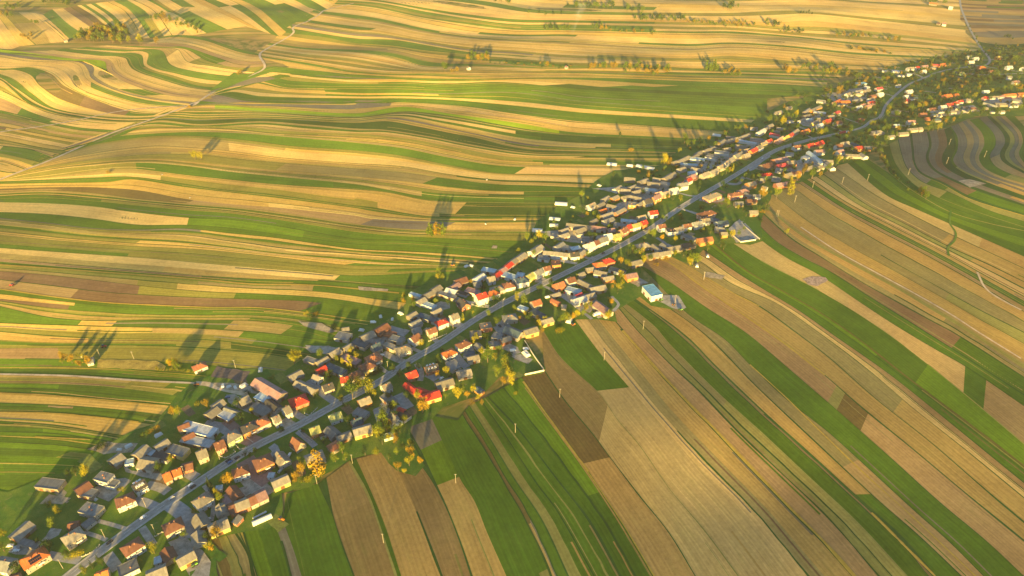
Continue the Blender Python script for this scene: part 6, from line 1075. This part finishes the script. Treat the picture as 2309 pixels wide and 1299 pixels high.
for c, x, y, an, lb in [('2', 750, 390, -.5, 'white van beside the flat grey hall, upper one'), ('2', 800, 412, -.5, 'white van beside the flat grey hall, lower one'), ('5', 1352, 472, .4, 'white van on grass left of the small brick shed'), ('5', 1070, 905, .2, 'white van in the yard by the white boundary wall'), ('4', 800, 315, .1, 'white van in the field edge above the brown barn'), ('5', 1175, 893, .1, 'white van parked against the white boundary wall')]:
    px, py = co(c, x, y); car(px, py, 'white', lb, ang=an, van=True)
# lorries: cab, trailer, wheels
def lorry(px, py, ang, tcol, label, L=12):
    x, y, g = bp(px, py, 1.5); x, y = float(x), float(y); rt = empty('lorry', (x, y, float(terrain(x, y))+.12), ang, label=label, cat='lorry')
    link('trailer', MB().box(-L/2, L/2-3, -1.25, 1.25, 1.1, 3.8).mesh('trailer', tcol), rt)
    link('cab', MB().box(L/2-2.5, L/2-.3, -1.2, 1.2, .6, 3.0).box(L/2-.3, L/2, -1.2, 1.2, .6, 1.7).mesh('cab', paintmat('white')), rt)
    link('windscreen', MB().box(L/2-.32, L/2-.24, -1.05, 1.05, 1.85, 2.8).mesh('windscreen', cglass), rt)
    for sx in (-L/2+1, -L/2+2.2, L/2-1.3):
        for sy in (-1.1, 1.1): link('wheel', WH, rt, (sx, sy, .5), scale=(1.5, 1.5, 1.5))
px, py = co('8', 1218, 517); x, y, g = bp(px, py); lorry(px, py, road_heading(float(x), float(y))[0], mottle('red_tarpaulin', (.5, .05, .06), .1, 1), 'lorry with a red trailer on the road at the far bend', 14)
px, py = co('6', 835, 1110); lorry(px, py, 3.5, mottle('white_trailer', (.65, .63, .6), .1, 1), 'white lorry parked below the purple-roofed shed', 13)
# tractors and farm machines
def tractor(px, py, ang, col, label, s=1.0):
    x, y, g = bp(px, py, 1); x, y = float(x), float(y); rt = empty('tractor', (x, y, float(terrain(x, y))), ang, label=label, cat='tractor'); rt.scale = (s, s, s)
    link('bonnet', MB().box(.2, 2.1, -.45, .45, .9, 1.6).box(1.9, 2.2, -.4, .4, .8, 1.4).mesh('bonnet', paintmat(col)), rt)
    link('cabin', MB().box(-1.0, .3, -.7, .7, 1.1, 2.5).box(-1.1, .4, -.8, .8, 2.5, 2.65).mesh('cabin', cglass), rt); link('mudguard', MB().box(-1.5, -.1, -1.1, -.72, 1.3, 1.75).box(-1.5, -.1, .72, 1.1, 1.3, 1.75).mesh('mudguard', paintmat(col)), rt)
    for sy in (-.9, .9): link('wheel', WH, rt, (-.8, sy, .85), scale=(2.5, 2.2, 2.5)); link('wheel', WH, rt, (1.5, sy*.85, .5), scale=(1.5, 1.5, 1.5))
for c, x, y, an, col, lb in [('C', 70, 213, 3.3, 'red', 'red tractor ploughing the dark strip at the left edge'), ('C', 600, 567, .2, 'red', 'red tractor on the field above the yellow hedge'), ('6', 1335, 998, .5, 'green', 'bright green tractor below the blue-roofed hall'), ('6', 1495, 1078, .3, 'green', 'green tractor at the strip edge right of the blue-roofed hall'),
        ('6', 1440, 1035, 1.1, 'orange', 'orange farm machine by the pole right of the blue-roofed hall'), ('C', 1135, 787, .1, 'orange', 'orange machine parked on the bent dirt track'), ('5', 578, 212, .1, 'orange', 'orange machine at the field edge behind the red-roofed end gable'), ('3', 250, 1190, .6, 'green', 'green and yellow machine beside the tan barn at the bottom'), ('3', 1105, 740, -.4, 'orange', 'orange trailer machine at the field corner by the bales'), ('5', 1560, 695, .6, 'orange', 'orange machine by the trees below the tan barn')]:
    px, py = co(c, x, y); tractor(px, py, an, col, lb, 1.1)
# greenhouses and foil tunnels
foil, nt, b = newmat('white_foil', .4); b.inputs['Base Color'].default_value = (.5, .52, .52, 1)
def tunnel(c, x1, y1, x2, y2, W, label, mat=foil, h=2.6):
    p1 = co(c, x1, y1); p2 = co(c, x2, y2); X, Y, g = bp([p1[0], p2[0]], [p1[1], p2[1]], h); L = math.hypot(X[1]-X[0], Y[1]-Y[0]); an = math.atan2(Y[1]-Y[0], X[1]-X[0]); x, y = X.mean(), Y.mean()
    rt = empty('greenhouse_tunnel', (float(x), float(y), float(terrain(x, y))), an, label=label, cat='greenhouse'); mb = MB(); n = 10; v = []
    for s in (-L/2, L/2):
        for i in range(n+1): t = math.pi*i/n; v.append((s, -W/2*math.cos(t), h*math.sin(t)**.8))
    mb.add(v, [(i, i+1, n+2+i, n+1+i) for i in range(n)]+[tuple(range(n, -1, -1)), tuple(range(n+1, 2*n+2))]); link('cover', mb.mesh('cover', mat), rt)
for a in [('6', 475, 200, 575, 206, 7, 'white foil tunnel right of the grey shadowed shed by the fields'), ('6', 290, 417, 372, 422, 7, 'white foil tunnel above the yellow trees at the field edge'), ('6', 430, 322, 518, 332, 6, 'white foil tunnel with ragged cover, upper of two'), ('6', 430, 377, 500, 380, 6, 'white foil tunnel just below the ragged one'),
          ('7', 105, 528, 185, 535, 7, 'short white foil tunnel left of the longest tunnel'), ('7', 345, 545, 488, 570, 8, 'longest white foil tunnel beside the big yellow tree'), ('7', 265, 542, 315, 545, 6, 'small greenish foil tunnel left of the longest tunnel'), ('7', 965, 293, 1033, 302, 7, 'white foil tunnel beyond the tan barns, far village edge'), ('3', 815, 772, 1005, 688, 4, 'low greenish greenhouse tunnel beside the white bales at the bottom')]: tunnel(*a)
# silage bales
bal = MB()
for i in range(10): t = 2*math.pi*i/10
BALE = MB().tube((-.6, 0, .62), (.6, 0, .62), .62, .62, 14).mesh('silage_bale', foil)
p = [co('3', 835, 730), co('3', 950, 672)]
for i in range(9):
    px = p[0][0]+(p[1][0]-p[0][0])*i/8; py = p[0][1]+(p[1][1]-p[0][1])*i/8; x, y, g = bp(px, py, .6); x, y = float(x), float(y); o = link('silage_bale', BALE, None, (x, y, float(terrain(x, y))), 1.0)
    tag(o, 'white wrapped silage bale in the row beside the low greenhouse tunnel', 'bale', 'silage bales in one row')
tarp = MB().add([(-2.2, -1.2, 0), (2.2, -1.4, 0), (2.4, 1.3, 0), (-2, 1.5, 0), (-1.6, -.6, 1.2), (1.5, -.8, 1.4), (1.6, .7, 1.2), (-1.4, .8, 1.5)], [(4, 5, 6, 7), (0, 1, 5, 4), (1, 2, 6, 5), (2, 3, 7, 6), (3, 0, 4, 7)]).mesh('heap', foil)
def heap(c, x, y, label, s=1.0, mat=None):
    px, py = co(c, x, y); x, y, g = bp(px, py); x, y = float(x), float(y); o = link('covered_heap', tarp, None, (x, y, float(terrain(x, y))-.1), rng.uniform(0, 3), (s, s, s)); tag(o, label, 'heap', 'foil covered heaps')
for a in [('4', 705, 378, 'white foil-covered heap left of the brown barn', 1.3), ('5', 1530, 662, 'white foil-covered heap by the yellow trees below the tan barn', 2.0), ('4', 1020, 240, 'pale heap at the field edge left of the tan barns', 1.2), ('5', 165, 610, 'small pale heap at the field edge by the grey barn', .9), ('C', 480, 630, 'white heap by the yellow clump in the left fields', .9), ('C', 1507, 705, 'white tank-like heap above the pink-roofed hall', 1.4),
          ('2', 455, 262, 'white foil heap left of the pink-roofed hall, leftmost', 1.1), ('2', 505, 268, 'white foil heap left of the pink-roofed hall, middle', 1.0), ('2', 560, 275, 'white foil heap left of the pink-roofed hall, right one', 1.0), ('2', 630, 262, 'grey-white stone heap just left of the pink-roofed hall', 1.6), ('1', 1330, 118, 'pale heap on grass below the long white hall', 1.4), ('1', 1080, 210, 'white heap behind the upper tan barns', 1.3), ('1', 1000, 238, 'small white heap behind the upper tan barns', .9), ('B', 1148, 738, 'white heap in the grey strip far left of the village', .5),
          ('B', 1140, 1025, 'white heap at the end of the brown strip', .6), ('B', 1330, 995, 'white heap above the brown strip by the village', .9), ('5', 1180, 935, 'pale rubble heap inside the white boundary wall', 2.0), ('6', 835, 68, 'white heap in the meadow behind the upper barns', 1.3), ('6', 620, 245, 'white heap right of the foil tunnel', 1.3), ('r', 205, 656, 'white heap in the field by the dark yard', 1.2), ('r', 148, 708, 'white heap below the big yellow tree clump', 1.3), ('5', 730, 215, 'pale heap behind the orange machine, right one', 1.2), ('5', 690, 220, 'pale heap behind the orange machine, left one', 1.2), ('A', 1235, 710, 'tiny pale heap on the big green strip', .35), ('A', 1055, 560, 'tiny pale heap on the narrow green strip', .35), ('4', 860, 268, 'pale heap in the meadow above the brown barn', 1.1), ('4', 955, 290, 'flat pale heap left of the grey barns', 1.0), ('1', 800, 655, 'white heap by the corner of the brown L-shaped barn', .9)]: heap(*a)
# garden walls and fences
wpaint = mottle('white_masonry', (.46, .44, .40), .1, 1.5)
def wall_line(name, s, h, w, mat, label, cat, posts=False):
    P = resample(np.array([(float(a), float(b)) for a, b in wp(s)]), 2.5 if not posts else 2.4)
    if len(P) < 3: return
    mb = MB(); z = terrain(P[:, 0], P[:, 1]); c0 = P.mean(0); z0 = float(terrain(*c0)); rt = empty(name, (float(c0[0]), float(c0[1]), z0), 0, label=label, cat=cat)
    T = np.gradient(P, axis=0); T /= np.linalg.norm(T, axis=1)[:, None]; N = np.column_stack([-T[:, 1], T[:, 0]])*w/2
    q = P-c0; zz = z-z0
    def runner(za, zb, nm):
        mb = MB(); v = []
        for i in range(len(q)):
            a, b = q[i]-N[i], q[i]+N[i]; v += [(a[0], a[1], zz[i]+za), (b[0], b[1], zz[i]+za), (b[0], b[1], zz[i]+zb), (a[0], a[1], zz[i]+zb)]
        n = len(q); f = [(4*i+j, 4*i+(j+1) % 4, 4*i+4+(j+1) % 4, 4*i+4+j) for i in range(n-1) for j in range(4)]+[(3, 2, 1, 0), (4*n-4, 4*n-3, 4*n-2, 4*n-1)]
        link(nm, mb.add(v, f).mesh(nm, mat), rt)
    if posts:
        runner(-.3, .35, 'plinth'); runner(.75, .85, 'rail')
        me = MB().box(-.14, .14, -.14, .14, .36, h).mesh('post', mat)
        for i in range(0, len(q)): link('post', me, rt, (q[i][0], q[i][1], zz[i]))
    else: runner(-.5, h, 'masonry'); runner(h+.005, h+.09, 'coping')
wall_line('boundary_wall', 'O 1183,770 1205,805 1226,835', 1.7, .3, wpaint, 'long white boundary wall running down beside the ploughed strip', 'wall'); wall_line('boundary_wall', 'O 1227,837 1205,842 1180,847', 1.7, .3, wpaint, 'short white boundary wall closing the yard at its bottom', 'wall')
wall_line('boundary_wall', '7 1130,1130 1190,1180 1330,1160', 1.5, .3, wpaint, 'cream wall round the dark yard, lower side', 'wall'); wall_line('boundary_wall', '7 1345,1155 1290,1110 1220,1050 1190,1010', 1.5, .3, wpaint, 'cream wall round the dark yard, right side', 'wall')
for s, lb in [('2 545,740 600,798 680,765', 'white post fence round the lawn below the green-walled house'), ('2 430,850 480,868 565,820 545,800', 'white post fence round the lawn below the salmon house'), ('2 645,690 712,738', 'short white post fence beside the reddish drive'), ('2 1085,632 1125,680 1200,735', 'white post fence left of the olive-roofed orange house'), ('2 1140,495 1180,510 1255,440', 'pale fence round the garden of the red complex-roofed house'),
              ('5 705,520 790,548 890,560 1010,480', 'white post fence along the road below the red-roofed white tower house'), ('4 1250,470 1330,440 1410,405', 'pale post fence along the pavement by the brown-roofed cream house'), ('1 690,1140 780,1100 850,1030', 'low hedge-like fence by the tan hipped house'), ('6 925,525 1020,540 1060,510', 'white post fence below the blue-white house'), ('7 720,915 800,940 860,955', 'long white fence across from the pink villa'), ('1 1300,970 1400,915', 'pale fence above the brown-roofed cream house garden')]:
    wall_line('garden_fence', s, 1.4, .12, wpaint, lb, 'fence', True)
# thin smoke over the far fields
sx, sy, g = bp(1290, 82); sm_, nt, b = newmat('smoke'); nt.nodes.remove(b); vo = node(nt, 'ShaderNodeVolumePrincipled'); vo.inputs['Color'].default_value = (.85, .88, .95, 1)
tc = node(nt, 'ShaderNodeTexCoord').outputs['Object']; nn = noise(nt, scalev(nt, tc, (.05, .05, .05)), 1.0, 4, .7); nt.links.new(remap(nt, nn, .45, .75, 0, .035), vo.inputs['Density']); nt.links.new(vo.outputs[0], nt.nodes['Material Output'].inputs['Volume'])
mb = MB(); prev = None
for i in range(7): t = i/6; mb.tube((t*10+t*t*14, t*20, t*62), ((t+1/6)*10+(t+1/6)**2*14, (t+1/6)*20, (t+1/6)*62), 3+t*13, 3+(t+1/6)*13, 10, cap=(i in (0, 6))) if i < 1 else None
v = []; n = 12
for i in range(8):
    t = i/7
    for j in range(n): a = 2*math.pi*j/n; r_ = 2+12*t; v.append((t*8+t*t*16+r_*math.cos(a), t*20+r_*math.sin(a), t*62))
mb = MB().add(v, [(i*n+j, i*n+(j+1) % n, (i+1)*n+(j+1) % n, (i+1)*n+j) for i in range(7) for j in range(n)]+[tuple(range(n-1, -1, -1)), tuple(range(7*n, 8*n))])
tag(link('smoke', mb.mesh('smoke', sm_), None, (float(sx), float(sy), float(terrain(sx, sy)))), 'thin white smoke plume rising from a far field', 'smoke', kind='stuff')
# the air
hz, nt, b = newmat('haze'); nt.nodes.remove(b); vo = node(nt, 'ShaderNodeVolumePrincipled'); vo.inputs['Color'].default_value = (.93, .93, .88, 1); vo.inputs['Density'].default_value = .00004; vo.inputs['Anisotropy'].default_value = 0.0
nt.links.new(vo.outputs[0], nt.nodes['Material Output'].inputs['Volume'])
HZ = (-3450, 3850, -550, 5250); tag(link('haze', MB().box(*HZ, -60, 430).mesh('haze', hz)), kind='stuff')
name_all()
for o in scene.objects:
    l = o.get('label')
    if l and len(l.split()) > 16: o['label'] = l.replace('small ', '', 1).replace('large ', '', 1).replace(' with ', ', ', 1)
